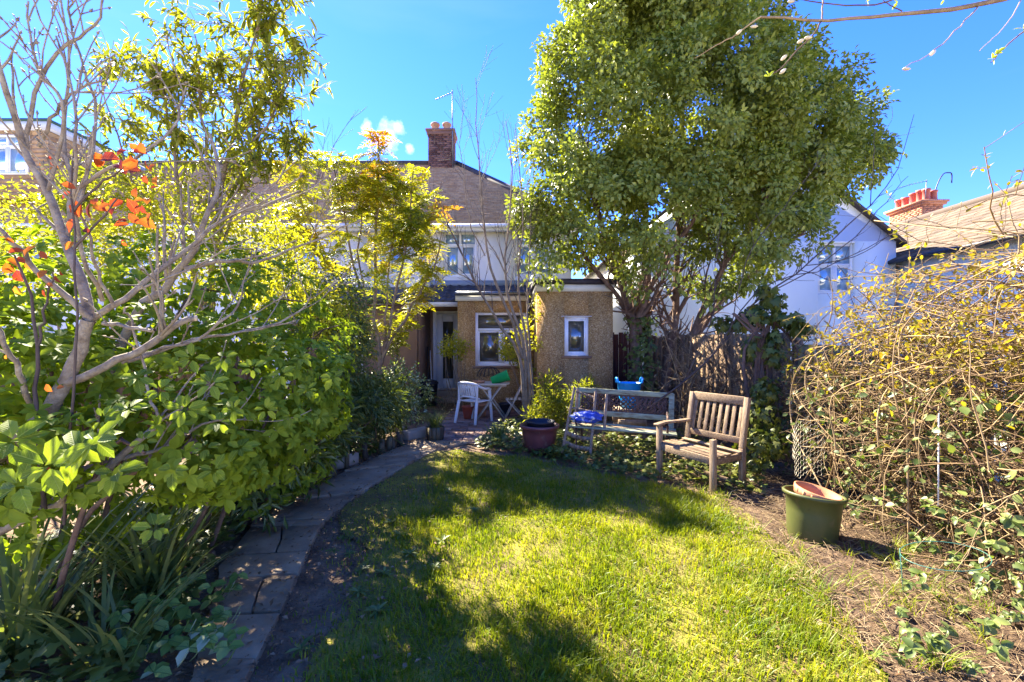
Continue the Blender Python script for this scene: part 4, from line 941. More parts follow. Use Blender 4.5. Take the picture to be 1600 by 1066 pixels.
# green plant hoop and white cane
c = P(1475, 868, 2.75); t = thing('plant_hoop', 'green wire plant support hoop among the brambles', 'plant support', (c[0], c[1], 0))
MB().tube([c+A3(.22*math.cos(a), .18*math.sin(a), .03*math.cos(a)) for a in np.linspace(0, 2*math.pi, 28)], .0024, 5, False).build('ring', M['greenwire'], t, True)
for a in (2.6,): MB().tube([c+A3(.22*math.cos(a), .18*math.sin(a), 0), (c[0]+.2*math.cos(a), c[1]+.16*math.sin(a), 0)], .0028, 5).build('stake', M['greenwire'], t, True)
MB().tube([P(1467, 640, 3.2), P(1466, 790, 3.1)], .005, 6).build('garden_cane', M['cane'], None, True, label='thin white cane hanging upright in the twiggy hedge', cat='cane')
# pale brick ends and loose bits at the path
t = obj('loose_brick', *(lambda m: (np.concatenate(m.V), [np.array(v) for v in m.Q.values()]))(MB().bar(G(521, 716)+A3(0, 0, .16), G(545, 712)+A3(0, 0, .17), .1, .065)), M['brick2'], None, label='loose orange brick lying among the border stakes', cat='brick')
t = obj('flat_stone', *(lambda m: (np.concatenate(m.V), [np.array(v) for v in m.Q.values()]))(MB().bar(G(524, 738)+A3(-.1, .1, .09), G(552, 730)+A3(0, .1, .09), .16, .16)), M['step'], None, label='grey stone block under the loose orange brick', cat='stone')
# ------------------------------------------------------------------ trees and shrubs
DN = np.array([0, 0, -1.])
def lob(px, py, d, rpx, ry=None, rz=None, dd=0.0):
    r = rpx/F*d; return (P(px, py, d+dd), np.array([r, ry or r, (rz/F*d) if rz else r]))
def clump_leaves(cen, nrml, per, crad, size, tpl, droop=.5, wid=None, flat=.6):
    n = len(cen); c = np.repeat(cen, per, 0); nn = np.repeat(nrml, per, 0)
    off = rdir(n*per)*(rng.random((n*per, 1))**.5)*crad; pos = c+off
    f = nrm(off/crad*.9+nn*.5+rdir(n*per)*.7+DN*droop); u = nrm(nn+np.array([0, 0, .7])+rdir(n*per)*flat)
    s = rng.uniform(size[0], size[1], n*per)
    return leaf_arr(tpl, pos, f, u, s, None if wid is None else s*wid)

# --- big evergreen tree
D0 = 9.4
tb = P(1025, 682, D0); tree = thing('evergreen_tree', 'big round-crowned multi-stemmed evergreen tree behind the benches', 'tree', (tb[0], tb[1], 0))
def pp(*l, d=D0): return [P(x, y, d+(q[0] if q else 0)) for x, y, *q in l]
main = [(pp((1008, 690), (998, 600), (990, 520), (978, 465), (955, 400), (925, 310), (905, 200)), .10, .025),
        (pp((1032, 690), (1040, 600), (1052, 520, .2), (1056, 420, .3), (1062, 300, .3), (1068, 120, .3)), .085, .02),
        (pp((1048, 690), (1062, 610), (1085, 520, -.2), (1130, 420, -.4), (1190, 320, -.5), (1240, 220, -.5)), .07, .02),
        (pp((1018, 690), (1015, 600, .3), (1012, 500, .5), (1010, 400, .6), (1004, 250, .6), (985, 90, .6)), .075, .018),
        (pp((1052, 690), (1058, 600, .4), (1100, 500, .6), (1190, 415, .6), (1290, 330, .5), (1350, 250, .4)), .06, .015),
        (pp((998, 520, -.05), (1005, 470, -.2), (1040, 410, -.4), (1090, 330, -.7), (1120, 220, -.8)), .055, .015),
        (pp((985, 490), (945, 440, -.3), (895, 380, -.5), (850, 320, -.6)), .04, .012)]
mp, mr_ = stems(main, 14, .02); mr_ = mr_*1.35
for i in range(len(mp)): tube_obj('trunk' if i < 5 else 'limb', [(mp[i:i+1], mr_[i:i+1])], M['bark_brown'], tree, 9)
s1 = spawn(mp, mr_, 130, .3, 1, (25, 65), (.7, 1.9), up=.25, gnarl=.12, npts=8, rscale=.5)
s2 = spawn(*s1, 800, .2, 1, (25, 70), (.3, .9), up=.1, gnarl=.15, npts=5, rscale=.6, rmin=.003)
tube_obj('branch', [s1, s2], M['bark_brown'], tree, 4, kind='stuff')
lobes = [lob(905, 120, D0, 75, 1.2), lob(965, 55, D0, 105, 1.5), lob(1060, 40, D0, 110, 1.6), lob(1130, 45, D0, 85, 1.4), lob(1205, 125, D0, 64, 1.1), lob(855, 235, D0, 52, 1.0), lob(945, 200, D0, 115, 1.6, dd=-.5),
         lob(1090, 190, D0, 150, 2.1, dd=-.5), lob(1210, 220, D0, 125, 1.7, dd=-.4), lob(1292, 200, D0, 60, 1.1), lob(1345, 245, D0, 42, .7), lob(845, 330, D0, 42, .8, dd=-.3), lob(862, 385, D0, 36, .6, dd=-.4), lob(930, 320, D0, 85, 1.2, dd=-.6),
         lob(1040, 330, D0, 105, 1.5, dd=-.7), lob(1160, 340, D0, 105, 1.5, dd=-.5), lob(1245, 290, D0, 72, 1.1), lob(1015, 405, D0, 60, .9, dd=-.4), lob(1115, 410, D0, 60, 1.0, dd=-.3), lob(1180, 385, D0, 40, .7), lob(1050, -30, D0, 110, 1.4), lob(960, -20, D0, 80, 1.1)]
cen, nn = in_lobes(lobes, 2300, .5)
gp = vnoise(cen[:, 0]+cen[:, 1]*.7, cen[:, 2], 2.3, 3)+.5*vnoise(cen[:, 0]-cen[:, 1], cen[:, 2]+cen[:, 1]*.5, 4.5, 6); pxl = 800+cen[:, 0]/cen[:, 1]*F; pyl = 533-(cen[:, 2]-CZ)/cen[:, 1]*F
kp = gp > .57+.30*np.exp(-((pxl-1050)/95)**2-((pyl-390)/70)**2); cen, nn = cen[kp], nn[kp]
V1 = clump_leaves(cen, nn, 80, .235, (.07, .122), T_dia(.62, .18, .09), .28)
leaves('crown', [V1], M['lf_ever'], tree, False, kind='stuff')
# hanging sprays along the lower rim
rim = []
for (px, py) in ((830, 405), (845, 420), (868, 425), (905, 410), (1190, 440), (1380, 250), (1385, 225), (1150, 450), (1100, 465), (1060, 440), (975, 430)): rim.append(P(px, py, D0-.5+rng.normal(0, .2)))
rim = np.array(rim); V1 = clump_leaves(np.repeat(rim, 2, 0)+rng.normal(0, .08, (len(rim)*2, 3)), np.tile(np.array([[0, -.5, .5]]), (len(rim)*2, 1)), 26, .24, (.09, .14), T_oval(.5, .16), .7)
leaves('leaf_spray', [V1], M['lf_ever'], tree, kind='stuff')

# --- bare sapling in front of the kitchen
sb = P(822, 660, 8.5); sap = thing('bare_sapling', 'bare many-stemmed sapling in front of the kitchen window', 'tree', (sb[0], sb[1], 0))
q = lambda *l: [P(x, y, 8.5+(z[0] if z else 0)) for x, y, *z in l]
main = [(q((820, 672), (818, 600), (810, 550), (780, 505), (745, 445), (715, 385), (690, 320)), .045, .008), (q((818, 560), (800, 500), (772, 440), (758, 370), (752, 290), (745, 200), (742, 120)), .035, .005),
        (q((824, 672), (822, 600), (818, 540), (795, 470), (788, 420), (795, 350), (800, 260), (790, 190)), .04, .006), (q((826, 672), (826, 600), (824, 540), (812, 470), (812, 400), (818, 330), (806, 200)), .036, .006),
        (q((832, 672), (830, 580), (826, 500), (826, 430), (830, 330)), .028, .006), (q((788, 425), (765, 380), (740, 330), (725, 280)), .014, .004), (q((758, 400), (735, 350), (728, 300), (720, 230), (725, 170)), .012, .003), (q((745, 445), (705, 420), (690, 398)), .012, .004)]
mp, mr_ = stems(main, 14, .012)
for i in range(len(mp)): tube_obj('stem', [(mp[i:i+1], mr_[i:i+1])], M['bark_grey'], sap, 7)
s1 = spawn(mp, mr_, 85, .45, 1, (20, 50), (.6, 1.5), up=.35, gnarl=.08, npts=8, rscale=.45, rmin=.003)
s2 = spawn(*s1, 230, .2, 1, (25, 60), (.2, .6), up=.25, gnarl=.1, npts=5, rscale=.6, rmin=.002)
tube_obj('twig', [s1, s2], M['twig_dark'], sap, 4, kind='stuff')

# --- feathery yellow-green tree at the corner of the terrace
fb = P(598, 690, 9.0); fea = thing('feathery_tree', 'multi-stemmed tree with yellow-green feathered leaves turning orange at the top', 'tree', (fb[0], fb[1], 0))
q = lambda *l: [P(x, y, 9.0+(z[0] if z else 0)) for x, y, *z in l]
main = [(q((600, 655), (596, 600), (592, 540), (585, 480), (588, 380), (590, 290), (590, 215)), .055, .012), (q((596, 560), (575, 500), (555, 430), (540, 340), (520, 260)), .035, .01), (q((596, 570), (610, 500), (625, 430), (640, 350), (645, 270)), .035, .01),
        (q((598, 560), (630, 500), (660, 450), (685, 400), (690, 360)), .03, .01), (q((592, 540), (560, 480), (525, 430), (490, 390), (470, 350)), .028, .009), (q((600, 540), (605, 460), (612, 380), (615, 310)), .028, .008), (q((610, 500), (645, 470), (680, 455)), .018, .006),
        (q((575, 500), (560, 400), (565, 320), (555, 280)), .022, .007), (q((608, 652, .2), (618, 600, .2), (622, 540, .2), (640, 480, .2)), .03, .01), (q((560, 480), (510, 400), (470, 310), (480, 240)), .018, .006), (q((585, 652, .3), (568, 620, .3), (560, 560, .3), (575, 500, .2)), .035, .02)]
mp, mr_ = stems(main, 12, .015)
for i in range(len(mp)): tube_obj('stem', [(mp[i:i+1], mr_[i:i+1])], M['bark_grey'], fea, 7)
s1 = spawn(mp, mr_, 60, .5, 1, (20, 55), (.45, 1.1), up=.4, gnarl=.08, npts=6, rscale=.55, rmin=.005)
tube_obj('branch', [s1], M['bark_grey'], fea, 5, kind='stuff')
def pinnate(tips, axes, nfr, flen, pairs, lsize, wid=.42, arch=.25):
    """rosettes of pinnate leaves: returns leaf arrays + rachis tubes"""
    c, f, a, s = whorl(tips, axes, nfr, flen, .35, .25); n = len(c)
    side = nrm(np.cross(f, a)); pos = []; fw = []; upv = []; sz = []; rac = []
    for k in range(5):
        t_ = k/4; rac.append(c+f*(s*t_)[:, None]+DN*(arch*s*t_*t_)[:, None])
    rac = np.stack(rac, 1)
    for j in range(1, pairs+1):
        t_ = j/pairs*.95; b = c+f*(s*t_)[:, None]+DN*(arch*s*t_*t_)[:, None]
        for sg in (-1, 1):
            pos.append(b); fw.append(nrm(side*sg+f*.55+DN*.12+rng.normal(0, .12, (n, 3)))); upv.append(a); sz.append(s/flen*lsize*(1-.35*abs(t_-.45))*rng.uniform(.8, 1.15, n))
    pos.append(rac[:, -1]); fw.append(f+DN*.3); upv.append(a); sz.append(s/flen*lsize)
    return leaf_arr(T_dia(wid, .1, .06), np.concatenate(pos), np.concatenate(fw), np.concatenate(upv), np.concatenate(sz)), (rac, np.full(rac.shape[:2], .003))
tips = np.concatenate([mp[[1, 2, 3, 4, 5, 7, 9], -1], s1[0][:, -1], s1[0][:, 3], mp[:8, -4]]); tips += rng.normal(0, .05, tips.shape)
ext = np.array([P(x, y, 9.0+rng.normal(0, .4)) for x, y in ((520, 300), (480, 330), (500, 420), (535, 380), (560, 330), (640, 300), (660, 350), (650, 420), (620, 350), (575, 400), (470, 280), (500, 250), (540, 290), (690, 440), (605, 280), (630, 400), (590, 330), (560, 440), (460, 380), (440, 330), (445, 260), (600, 430), (670, 310), (520, 470), (480, 470), (630, 330), (615, 400), (645, 380), (600, 370), (570, 290), (655, 400))])
tips = np.concatenate([tips, ext]); tips = tips[(800+tips[:, 0]/tips[:, 1]*F) < 672]; axs = nrm(rng.normal(0, .35, tips.shape)+np.array([0, -.15, 1.]))
ex2 = np.array([P(x, y, 10.0+rng.normal(0, .15)) for x, y in ((610, 300), (640, 320), (660, 350), (675, 390), (650, 370), (625, 360), (665, 420), (640, 410), (610, 340), (680, 350), (655, 300), (630, 440), (600, 400), (580, 350), (560, 300), (540, 330))])
tips = np.concatenate([tips, np.repeat(ex2, 2, 0)+rng.normal(0, .12, (32, 3)), np.repeat(ext, 2, 0)+rng.normal(0, .16, (62, 3))]); axs = nrm(rng.normal(0, .35, tips.shape)+np.array([0, -.15, 1.]))
la, ra = pinnate(tips, axs, 7, .32, 7, .105, arch=.45)
leaves('crown', [la], M['lf_mahonia'], fea, kind='stuff'); tube_obj('leaf_stalk', [ra], M['lf_mahonia'], fea, 3, kind='stuff')
tp = np.array([P(590, 225, 9.0), P(588, 270, 9.0), P(592, 212, 9.0), P(690, 330, 9.0), P(600, 265, 9.0)]); la, ra = pinnate(tp, np.tile([[0, 0, 1.]], (5, 1))+rng.normal(0, .1, (5, 3)), 9, .36, 7, .115, arch=.35)
leaves('crown_tip', [la], M['lf_orange'], fea, label='orange feathered leaves at the very top of the tree', kind='stuff')

# --- tall narrow-leaved tree at upper left
nb = A3(-4.0, 6.0, 0); nar = thing('narrow_leaved_tree', 'tall willowy tree with narrow drooping leaves against the sky', 'tree', tuple(nb))
q = lambda *l: [P(x, y, 6.0+(z[0] if z else 0)) for x, y, *z in l]
main = [(q((330, 700), (325, 560), (330, 420), (345, 300), (370, 180), (400, 60), (410, -20)), .05, .01), (q((325, 520), (300, 400), (280, 280), (260, 180), (240, 90)), .035, .008), (q((330, 440), (350, 340), (390, 240), (430, 170), (460, 100)), .03, .007), (q((327, 560), (310, 440), (240, 330), (190, 240), (150, 110)), .03, .006),
        (q((340, 330), (320, 220), (310, 120), (300, 40)), .025, .006), (q((335, 400), (380, 310), (420, 280), (455, 250)), .022, .006), (q((328, 500), (270, 400), (200, 330), (130, 300)), .02, .006)]
mp, mr_ = stems(main, 12, .02)
for i in range(len(mp)): tube_obj('stem', [(mp[i:i+1], mr_[i:i+1])], M['bark_grey'], nar, 7)
s1 = spawn(mp, mr_, 95, .4, 1, (25, 60), (.5, 1.1), up=.05, gnarl=.08, npts=8, rscale=.5, rmin=.003)
ext = []
for (x, y) in ((250, 60), (300, 30), (350, 40), (400, 20), (440, 40), (460, 60), (380, 90), (330, 110), (270, 120), (420, 120), (450, 110), (370, 150), (310, 170), (240, 170), (410, 170), (180, 100), (430, 20), (340, 190), (280, 210), (380, 210), (220, 130), (200, 190), (170, 120), (415, 60), (390, 130)):
    a = P(x, y, 6+rng.normal(0, .35)); dd = A3(rng.normal(.15, .5), rng.normal(0, .5), .15); ext.append(np.array([a-dd*.35, a, a+dd*.3+A3(0, 0, -.03), a+dd*.55+A3(0, 0, -.10)]))
ext = np.array([smooth_path(e, 8) for e in ext]); s1 = (np.concatenate([s1[0], ext]), np.concatenate([s1[1], np.tile(np.linspace(.006, .003, 8), (len(ext), 1))]))
s2 = spawn(*s1, 420, .1, 1, (25, 65), (.25, .65), up=-.05, gnarl=.1, npts=6, rscale=.6, rmin=.002)
tube_obj('branch', [s1, s2], M['bark_grey'], nar, 4, kind='stuff')
def along(sets, n, lo=.25):
    o = []
    for pts, rr in sets:
        T, m, _ = pts.shape; k = rng.integers(T, size=n); x = rng.uniform(lo, 1, n)*(m-1)*.9999; i = x.astype(int); f = (x-i)[:, None]
        o.append((pts[k, i]*(1-f)+pts[k, i+1]*f, nrm(pts[k, i+1]-pts[k, i])))
    return np.concatenate([a for a, _ in o]), np.concatenate([b for _, b in o])
pos, tan = along([s2, s1], 4000, .05)
fw = nrm(tan*.7+rdir(len(pos))*.75+DN*.28); leaves('crown', [leaf_arr(T_oval(.20, .18, .03), pos, fw, np.array([[0, 0, 1.]])+rdir(len(pos))*.5, rng.uniform(.10, .18, len(pos)))], M['lf_lance'], nar, kind='stuff')

# --- thin bare sapling behind the feathery tree
t = thing('bare_sapling', 'thin bare leafless shoots rising over the roof left of the orange-tipped tree', 'tree', (P(470, 690, 10.3)[0], 10.3, 0))
q = lambda *l: [P(x, y, 10.3) for x, y in l]
main = [(q((480, 640), (490, 420), (500, 280), (520, 230), (560, 170)), .02, .003), (q((475, 640), (470, 400), (500, 260), (515, 190)), .018, .003), (q((475, 640), (460, 400), (480, 260), (468, 165)), .016, .003), (q((485, 640), (510, 420), (540, 300), (560, 260)), .016, .003), (q((470, 640), (450, 400), (455, 300), (440, 190)), .015, .003)]
mp, mr_ = stems(main, 10, .02); s1 = spawn(mp, mr_, 45, .55, 1, (20, 45), (.35, .8), up=.4, gnarl=.08, rmin=.003)
tube_obj('stem', [(mp, mr_)], M['bark_grey'], t, 5, kind='stuff'); tube_obj('twig', [s1], M['twig_dark'], t, 4, kind='stuff')

# --- pale bare magnolia, near left
mg = thing('bare_magnolia', 'pale smooth-barked leafless shrub reaching up from the lower left', 'tree', (-2.1, 2.2, 0))
def q(*l): return [P(x, y, z) for x, y, z in l]
main = [(q((-170, 900, 2.2), (-60, 765, 2.15), (0, 712, 2.1), (60, 660, 2.1), (100, 600, 2.1), (122, 550, 2.1), (140, 500, 2.1)), .052, .033),
        (q((140, 505, 2.1), (128, 440, 2.15), (104, 370, 2.2), (75, 300, 2.2), (40, 240, 2.2), (18, 180, 2.15), (-5, 90, 2.1), (-20, 0, 2.1)), .030, .012),
        (q((145, 500, 2.1), (100, 460, 2.05), (50, 415, 2.0), (15, 372, 1.95), (-30, 340, 1.9)), .020, .009),
        (q((140, 502, 2.1), (175, 478, 2.12), (235, 435, 2.2), (290, 390, 2.3), (345, 345, 2.4), (400, 325, 2.5), (470, 300, 2.6)), .020, .007),
        (q((98, 602, 2.1), (150, 580, 2.1), (215, 550, 2.12), (265, 515, 2.15), (306, 496, 2.18)), .026, .017),
        (q((160, 610, 2.6), (205, 500, 2.6), (262, 445, 2.6), (300, 400, 2.6), (318, 345, 2.6), (345, 280, 2.65), (330, 210, 2.7)), .034, .010),
        (q((290, 420, 2.6), (345, 410, 2.6), (400, 408, 2.7), (470, 385, 2.8), (560, 345, 2.9)), .018, .005),
        (q((190, 567, 2.2), (250, 545, 2.3), (310, 530, 2.35), (350, 500, 2.35), (375, 475, 2.4), (390, 420, 2.45)), .012, .005),
        (q((200, 565, 2.2), (290, 535, 2.4), (360, 520, 2.5), (430, 505, 2.6), (470, 485, 2.7), (490, 450, 2.75)), .012, .004),
        (q((105, 370, 2.2), (112, 290, 2.25), (100, 200, 2.3), (110, 110, 2.3), (95, 0, 2.3)), .014, .006),
        (q((75, 300, 2.2), (100, 170, 2.15), (60, 110, 2.1), (40, 0, 2.1)), .012, .005),
        (q((42, 245, 2.2), (40, 200, 2.2), (75, 100, 2.2), (120, 62, 2.2), (150, 35, 2.2), (165, -10, 2.2)), .014, .006),
        (q((160, 470, 2.12), (130, 400, 2.0), (115, 310, 1.95), (120, 230, 1.9), (112, 140, 1.9), (90, 60, 1.9)), .012, .005),
        (q((110, 300, 1.95), (160, 270, 2.0), (230, 235, 2.05), (275, 190, 2.1), (290, 140, 2.15)), .011, .005),
        (q((60, 230, 2.3), (90, 170, 2.3), (125, 140, 2.3), (165, 125, 2.3)), .012, .005), (q((105, 370, 2.2), (150, 180, 2.35), (110, 40, 2.4), (115, -20, 2.4)), .010, .005),
        (q((178, 478, 2.12), (150, 420, 2.05), (130, 340, 2.0), (60, 260, 2.0)), .010, .005), (q((60, 660, 2.1), (20, 560, 1.9), (-30, 470, 1.8)), .016, .009),
        (q((160, 505, 2.1), (200, 510, 2.05), (243, 518, 2.0)), .012, .009),
        (q((-40, 850, 2.0), (40, 810, 2.05), (120, 770, 2.1), (180, 720, 2.15), (240, 668, 2.2), (250, 655, 2.2)), .03, .014),
        (q((250, 655, 2.2), (238, 625, 2.2), (225, 570, 2.2), (205, 505, 2.2), (195, 480, 2.2)), .009, .006), (q((180, 720, 2.15), (250, 700, 2.3), (330, 660, 2.5), (395, 655, 2.7)), .014, .005)]
mp, mr_ = stems(main, 14, .005); mr_ = mr_*.78
for i in range(len(mp)): tube_obj('trunk' if i == 0 else 'branch', [(mp[i:i+1], mr_[i:i+1])], M['bark_pale'], mg, 10)
V = MB().tube([mp[4, -1]-nrm(mp[4, -1]-mp[4, -2])*.012, mp[4, -1]+nrm(mp[4, -1]-mp[4, -2])*.002], .0136, 10).build('sawn_end', surf('sawn_wood', [(.45, .34, .2), (.55, .44, .28)], 20, .8), mg)
s1 = spawn(mp[1:], mr_[1:], 110, .25, 1, (25, 60), (.2, .65), up=.35, gnarl=.10, npts=7, rscale=.5, rmin=.0028, tip=.5)
s2 = spawn(*s1, 120, .2, 1, (25, 60), (.06, .25), up=.3, gnarl=.12, npts=5, rscale=.7, rmin=.002, tip=.6)
tube_obj('twig', [s1, s2], M['bark_pale'], mg, 6, kind='stuff')
bp, bt = along([s1, s2, (mp[1:], mr_[1:])], 330, .1)     # knuckles and buds
def budmesh(pos, tan, s): return leaf_arr((np.array([(0,0,0),(.28,.3,0),(-.14,.3,.24),(-.14,.3,-.24),(0,1,0)], float), np.array([(0,2,1),(0,3,2),(0,1,3),(1,2,4),(2,3,4),(3,1,4)])), pos, tan, rdir(len(pos)), s)
leaves('bud', [budmesh(bp, nrm(bt*.4+rdir(len(bp))*.6+A3(0, 0, .3)), rng.uniform(.010, .026, len(bp))), budmesh(s2[0][:, -1], nrm(s2[0][:, -1]-s2[0][:, -2]), rng.uniform(.015, .032, 120)), budmesh(s1[0][:, -1], nrm(s1[0][:, -1]-s1[0][:, -2]), rng.uniform(.015, .035, 110))], M['bark_pale'], mg, kind='stuff')

# --- red and orange leaved shrub, near left
rs = thing('red_leaved_shrub', 'sparse shrub with glowing red and orange leaves among pale branches', 'shrub', (-1.75, 1.95, 0))
main = [(q((70, 800, 2.0), (55, 640, 2.0), (60, 560, 2.0), (50, 470, 2.0), (25, 400, 2.0)), .010, .004), (q((100, 820, 2.1), (112, 640, 2.0), (118, 520, 1.95), (115, 400, 1.95), (112, 300, 1.95), (118, 215, 1.95)), .006, .003), (q((115, 330, 1.95), (150, 290, 1.95), (190, 265, 1.95), (235, 235, 1.95)), .006, .003), (q((60, 540, 2.0), (70, 480, 2.0), (85, 425, 2.0)), .006, .003), (q((115, 390, 1.95), (150, 350, 1.95), (185, 310, 1.95)), .006, .003)]
mp, mr_ = stems(main, 10, .004); tube_obj('stem', [(mp, mr_)], M['twig_dark'], rs, 6)
def leafmeshes(tpl, mat, k): 
    V, Fs = tpl; return raw_mesh(k, V, [Fs], mat, True)
def place_leaf(me, pos, fwd, upv, s, parent):
    f = Vector(fwd).normalized(); r = f.cross(Vector(upv)).normalized(); u = r.cross(f)
    o = bpy.data.objects.new('leaf', me); finish(o, parent)
    mt = Matrix((r, f, u)).transposed().to_4x4(); mt.translation = Vector(np.array(pos)-OFF[parent.name]); o.matrix_basis = mt @ Matrix.Scale(s, 4)
    return o
rl = leafmeshes(T_oval(.60, .22, .13, .46), M['lf_red_near'], 'leaf')
spots = [(160, 245, 3, .10), (185, 250, 2, .08), (215, 240, 4, .06), (228, 258, 4, .065), (192, 275, 3, .08), (150, 320, 4, .085), (135, 335, 3, .08), (215, 315, 4, .075), (225, 330, 3, .075), (205, 345, 3, .07), (240, 295, 2, .06), (20, 405, 4, .075), (8, 385, 3, .07), (25, 440, 3, .07), (55, 405, 2, .06), (85, 425, 3, .055), (80, 450, 3, .05), (75, 250, 3, .035), (78, 262, 2, .035), (85, 605, 2, .05), (52, 745, 2, .035), (8, 570, 2, .04), (125, 300, 2, .07), (175, 330, 3, .08), (130, 370, 2, .06), (190, 380, 2, .03)]
for (x, y, k, s) in spots:
    for _ in range(k):
        c = P(x+rng.normal(0, 8), y+rng.normal(0, 8), 1.95+rng.normal(0, .05)); d = rdir(1)[0]; d[1] *= .5
        place_leaf(rl, c, d+A3(0, 0, -.15), A3(rng.normal(0, .4), -1, .4), s*rng.uniform(.5, .95), rs)

# --- choisya: glossy whorled shrub along the path
ch = thing('whorled_leaf_shrub', 'large glossy shrub with whorls of fresh green leaves along the path', 'shrub', (-2.6, 3.2, 0))
lobes = [lob(60, 500, 2.7, 130), lob(150, 470, 3.1, 130), lob(290, 470, 3.5, 120), lob(410, 480, 4.2, 100), lob(490, 530, 4.7, 70), lob(80, 630, 2.3, 130), lob(240, 600, 2.7, 130), lob(370, 590, 3.1, 110), lob(460, 600, 3.6, 75), lob(500, 590, 4.1, 55), lob(300, 680, 2.5, 100), lob(410, 670, 3.0, 80), lob(170, 700, 2.1, 90), lob(345, 735, 2.7, 55), lob(440, 690, 3.3, 60), lob(50, 720, 1.9, 90), lob(-80, 560, 2.3, 160), lob(-90, 720, 1.9, 130), lob(500, 640, 3.7, 50), lob(390, 720, 2.95, 55), lob(300, 770, 3.3, 60), lob(390, 770, 3.9, 50), lob(180, 790, 3.0, 80), lob(470, 720, 4.3, 50), lob(440, 745, 4.1, 40), lob(60, 800, 2.6, 80)]
cen, nn = in_lobes(lobes, 2500, .6); keep = cen[:, 2] > .12; cen, nn = cen[keep], nn[keep]
c, f, a, s = whorl(cen, nrm(nn+A3(0, 0, .6)+rdir(len(cen))*.3), 7, rng.uniform(.055, .085, len(cen)), .3, .2)
leaves('foliage', [leaf_arr(T_oval(.46, .18, .10), c, nrm(f+DN*.22), a, s)], M['lf_choisya'], ch, kind='stuff')
for k in range(15):
    l = lobes[k % len(lobes)]; a_ = A3(l[0][0]-rng.uniform(.5, 1.0), l[0][1]+rng.uniform(.1, .5), 0); m_ = (a_+l[0])/2+rng.normal(0, .1, 3)
    tube_obj('stem', [(smooth_path([a_, m_, l[0], l[0]+rdir(1)[0]*l[1]*.7], 10)[None], np.linspace(.018, .006, 10)[None])], M['bark_brown'], ch, 6)
clv = [leafmeshes(T_oval(.48, dr, .11, nk), M['lf_choisya_near'], 'leaf') for dr, nk in ((.14, .44), (.22, .5), (.08, .4))]
near = [(75, 728, 1.42, .085), (148, 690, 1.45, .09), (120, 705, 1.5, .08), (242, 825, 1.75, .078), (330, 600, 2.0, .08), (395, 575, 2.2, .085), (440, 585, 2.5, .085), (480, 610, 2.7, .08), (520, 590, 3.0, .085), (365, 640, 2.2, .085), (290, 640, 1.95, .08), (250, 610, 1.9, .07), (415, 640, 2.4, .08), (455, 650, 2.7, .08), (500, 650, 3.0, .08), (225, 690, 1.8, .075), (320, 700, 2.0, .08), (270, 735, 1.9, .075), (375, 700, 2.4, .075), (200, 640, 1.8, .075), (215, 590, 2.0, .07), (180, 740, 1.6, .07), (335, 735, 2.2, .075), (30, 760, 1.4, .08), (350, 560, 2.3, .07), (430, 540, 2.7, .075), (300, 560, 2.2, .07), (160, 655, 1.7, .07), (470, 560, 3.0, .08), (535, 560, 3.4, .08), (405, 735, 2.6, .07), (20, 690, 1.5, .08), (340, 660, 2.1, .075)]
for (x, y, d, s) in near:
    ce = P(x, y, d); ax = nrm(A3(rng.normal(.25, .15), -.75, .65+rng.normal(0, .15))[None])
    s = s*(rng.uniform(.62, 1.0) if d > 1.6 else 1)
    c, f, a, sz = whorl(ce[None], ax, 8, np.array([s]), .12, .16)
    for k in range(8): place_leaf(clv[k % 3], c[k]+f[k]*.012, f[k]+DN*.15, a[k], sz[k]*rng.uniform(.8, 1.15), ch)

# --- lime-yellow privet mass behind the glossy shrub
pv = thing('lime_shrub', 'loose lime-yellow shrub behind the glossy whorled shrub', 'shrub', (-3.4, 5.6, 0))
lobes = [lob(60, 390, 5.2, 100), lob(170, 370, 5.6, 90), lob(270, 390, 5.4, 90), lob(370, 400, 5.6, 80), lob(440, 430, 5.8, 65), lob(500, 470, 6.0, 50), lob(530, 510, 6.0, 40), lob(-60, 430, 5.0, 120), lob(330, 330, 6.0, 55), lob(430, 350, 6.2, 45), lob(230, 310, 5.8, 50), lob(440, 450, 7.0, 60), lob(395, 430, 7.3, 60), lob(480, 480, 7.0, 50), lob(425, 520, 6.8, 60)]
cen, nn = in_lobes(lobes, 950, .35)
leaves('foliage', [clump_leaves(cen, nn, 22, .16, (.04, .075), T_dia(.5, .12, .07), .25)], M['lf_privet'], pv, False, kind='stuff')
for k in range(12):
    l = lobes[k % len(lobes)]; a_ = A3(l[0][0]+rng.normal(0, .2), l[0][1]+rng.normal(0, .2), 0)
    tube_obj('stem', [(smooth_path([a_, (a_+l[0])/2+rng.normal(0, .08, 3), l[0]], 8)[None], np.linspace(.022, .006, 8)[None])], M['bark_grey'], pv, 6)
# --- dark small-leaved shrub between the glossy shrub and the feathery tree
dk = thing('dark_shrub', 'dark green small-leaved shrub at the foot of the feathery tree', 'shrub', (-2.4, 6.2, 0))
lobes = [lob(530, 470, 6.6, 50), lob(545, 540, 6.3, 40), lob(520, 590, 6.0, 45), lob(560, 620, 6.2, 42), lob(480, 500, 6.2, 45), lob(500, 640, 5.4, 40), lob(548, 520, 7.6, 40), lob(535, 580, 7.2, 45)]
cen, nn = in_lobes(lobes, 430, .4)
leaves('foliage', [clump_leaves(cen, nn, 24, .15, (.05, .085), T_dia(.36, .15, .06), .35)], M['lf_dark'], dk, False, kind='stuff')
for l in lobes: tube_obj('stem', [(smooth_path([A3(l[0][0], l[0][1], 0), l[0]], 6)[None], np.linspace(.018, .006, 6)[None])], M['bark_brown'], dk, 6)
